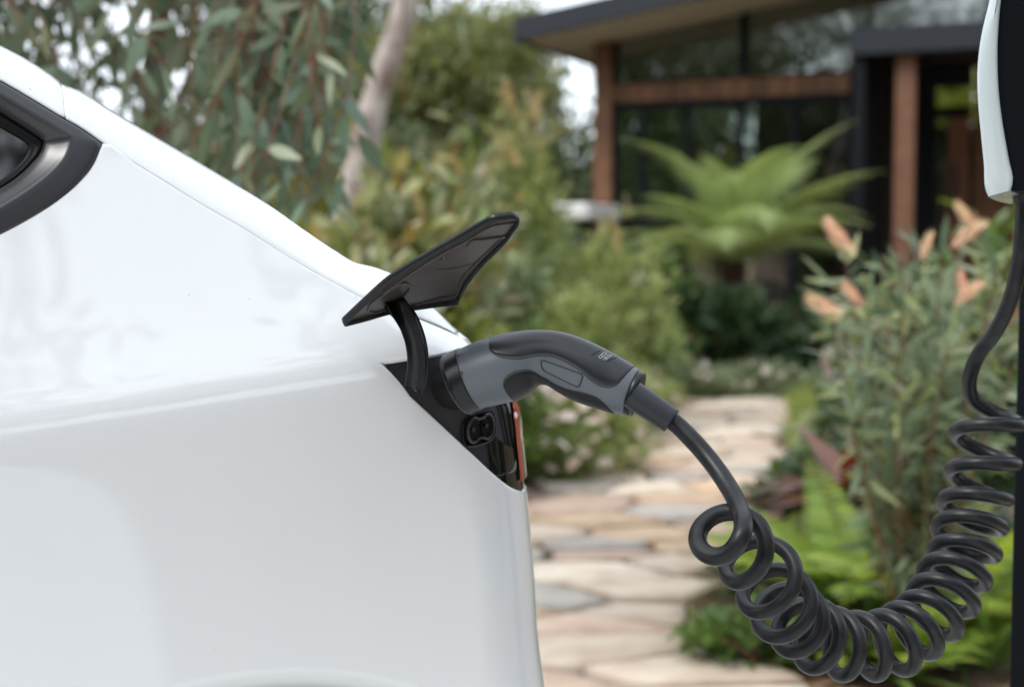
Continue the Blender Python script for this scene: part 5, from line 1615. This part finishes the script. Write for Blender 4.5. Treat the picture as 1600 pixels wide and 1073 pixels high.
shrub('low_plant', 'leafy plant filling the bed edge left of the maroon rosette', 1275, 5.4, .20, .24, 700, T_BROAD, (.05, .09), .45, 'mid', 'leafy ground plants', clumps=18, stems=4, cat='ground cover')
shrub('low_plant', 'leafy plant at the right edge of the path near its bend', 1318, 7.0, .22, .26, 800, T_BROAD, (.05, .09), .45, 'pale2', 'leafy ground plants', clumps=18, stems=4, cat='ground cover')
shrub('low_plant', 'grey green plant at the far right edge of the path', 1405, 8.4, .36, .40, 1100, T_BROAD, (.05, .09), .45, 'pale2', 'leafy ground plants', clumps=20, stems=4, cat='ground cover')
shrub('low_plant', 'dark leafy plant between the maroon rosette and the tall ferns', 1345, 4.9, .30, .34, 900, T_BROAD, (.05, .10), .45, 'dark', 'leafy ground plants', clumps=18, stems=4, cat='ground cover')
strap_plant('bromeliad', 'upright dark red leaves above the middle fern', 1345, 4.4, 18, .34, .085, 'maroon', up=.9, z=.34)
def make_grevillea():
    b = at(1440, 381, 3.7); b[2] = -.02
    t = thing('grevillea', 'grevillea shrub with pink and orange brush flowers beside the charger', 'shrub', b)
    tips = [(1300, 430), (1320, 395), (1350, 440), (1380, 400), (1300, 500), (1335, 520), (1370, 500), (1410, 430), (1440, 380), (1470, 400), (1500, 385), (1535, 370), (1560, 420), (1580, 400),
            (1430, 500), (1465, 470), (1500, 490), (1540, 480), (1580, 500), (1400, 560), (1450, 560), (1500, 570), (1550, 560), (1340, 570), (1375, 470), (1415, 395), (1585, 570), (1480, 530)]
    st = MB(); P, A, L, W = [], [], [], []
    for px, py in tips:
        e = at(px, py, rng.uniform(3.3, 3.9)); m = (b + e)/2 + np.array([(e[0] - b[0])*.12, 0, .10])
        c = catmull(np.array([b + rng.normal(size=3)*[.03, .03, 0], m, e]), 24)
        st.add(*tube(c, np.linspace(.007, .0018, 24), 5, False))
        for q in range(56):
            f = rng.uniform(5, 23); i = int(f); p = c[i]*(1-(f-i)) + c[min(i+1, 23)]*(f-i)
            tdir = norm(c[min(i+1, 23)] - c[i-1])
            d = norm(tdir*.40 + rng.normal(size=3)*.70 + [0, 0, .10])
            P.append(p); A.append(d); L.append(rng.uniform(.075, .135)); W.append(rng.uniform(.010, .019))
    st.build('stems', M['twig'], t)
    P, A, L, W = map(np.array, (P, A, L, W)); N = norm(rng.normal(size=(len(P), 3))*.8 + [-.1, -.6, .6])
    idx = np.argsort(P[:, 1] - .5*P[:, 2])[:300]; rest = np.setdiff1d(np.arange(len(P)), idx)
    leaf_parts(t, P[idx], A[idx], N[idx], L[idx], W[idx], [T_NARROW, tpl(4, .8, .3), tpl(4, .9, -.1)], LM['grev'])
    foliage('foliage', P[rest], A[rest], N[rest], L[rest], W[rest], T_NARROW, LM['grev'], t)
    fm = flower_mesh('brush', 'bract')
    for px, py, tx, ty, s in ((1338, 400, -.15, -.75, .16), (1320, 492, .2, -1.2, .15), (1352, 478, .3, -.9, .12), (1492, 478, .2, .7, .12), (1512, 466, .1, -.4, .10), (1486, 388, .1, .8, .14), (1528, 355, .3, -.9, .12), (1590, 380, .2, .3, .12), (1440, 408, .1, .2, .10)):
        s = s*.56; f = link('flower', fm, t, at(px, py, 3.3) - root_loc(t)); f.scale = (s, s, s); f.rotation_euler = (tx, ty, 0)
make_grevillea()

# rocks
def rock(label, px, Y, s, z=0.0):
    bm = bmesh.new(); bmesh.ops.create_icosphere(bm, subdivisions=3, radius=1.0)
    ph = rng.uniform(0, 6, 6)
    for v in bm.verts:
        c = v.co
        k = 1 + .16*math.sin(2.3*c.x + ph[0])*math.cos(2.1*c.y + ph[1]) + .10*math.sin(4.1*c.z + 3*c.x + ph[2]) + .05*math.sin(7*c.y + ph[3])
        v.co = Vector((c.x*s[0]*k, c.y*s[1]*k, max(-.5, c.z)*s[2]*k))
    me = bpy.data.meshes.new('rock'); bm.to_mesh(me); bm.free(); me.materials.append(M['rock'])
    b = at(px, 381, Y); o = link('rock', me, None, (b[0], b[1], z + s[2]*.35))
    tag(o, label, 'rock', 'garden rocks')
rock('pinkish rock showing through the flowering shrub', 1355, 7.6, (.22, .16, .15), .45*.0 + .38)
rock('low rock at the left edge of the path under the plug', 1008, 8.6, (.16, .12, .08))
rock('rounded rock supporting the bed behind the grevillea', 1395, 7.4, (.30, .22, .26))
rock('small rock beside the daisy mound', 985, 7.2, (.09, .07, .05))

# pebbles and dry leaves over the soil beside the stones
def litter():
    n = 7000
    px = rng.uniform(780, 1330, n); py = rng.uniform(620, 1100, n)
    P = ground(px, py); keep = np.array([not inside_path(p[:2]) or rng.random() < .16 for p in P]); P = P[keep]; n = len(P)
    P[:, 2] = -.022 + rng.random(n)*.012
    V, Q, ti = leaves(P, norm(rng.normal(size=(n, 3))*[1, 1, .25]), norm(rng.normal(size=(n, 3))*.3 + [0, 0, 1]), rng.uniform(.025, .07, n), rng.uniform(.012, .03, n), T_BROAD)
    tag(link('leaf_litter', quadmesh('leaf_litter', V, Q, LM['litter'], ti)), 'dry leaves scattered over the soil beside the path', 'leaf litter', kind='stuff')
    n = 2600
    px = np.concatenate([rng.uniform(820, 1010, n//2), rng.uniform(840, 1180, n//2)]); py = np.concatenate([rng.uniform(735, 800, n//2), rng.uniform(1010, 1090, n - n//2)])
    P = ground(px, py); P[:, 2] = -.015
    bm = bmesh.new(); bmesh.ops.create_icosphere(bm, subdivisions=1, radius=1.0)
    iv = np.array([v.co[:] for v in bm.verts]); iff = [tuple(v.index for v in f.verts) for f in bm.faces]; bm.free()
    mb = MB()
    for p in P:
        if inside_path(p[:2]) and rng.random() < .7: continue
        s = rng.uniform(.012, .034); mb.add(p + iv*[s, s*rng.uniform(.6, 1), s*.55]*(1 + .2*rng.random((len(iv), 1))), iff)
    o = mb.build('gravel', M['rock']); tag(o, 'loose pebbles along the near edge of the path', 'gravel', kind='stuff')
litter()
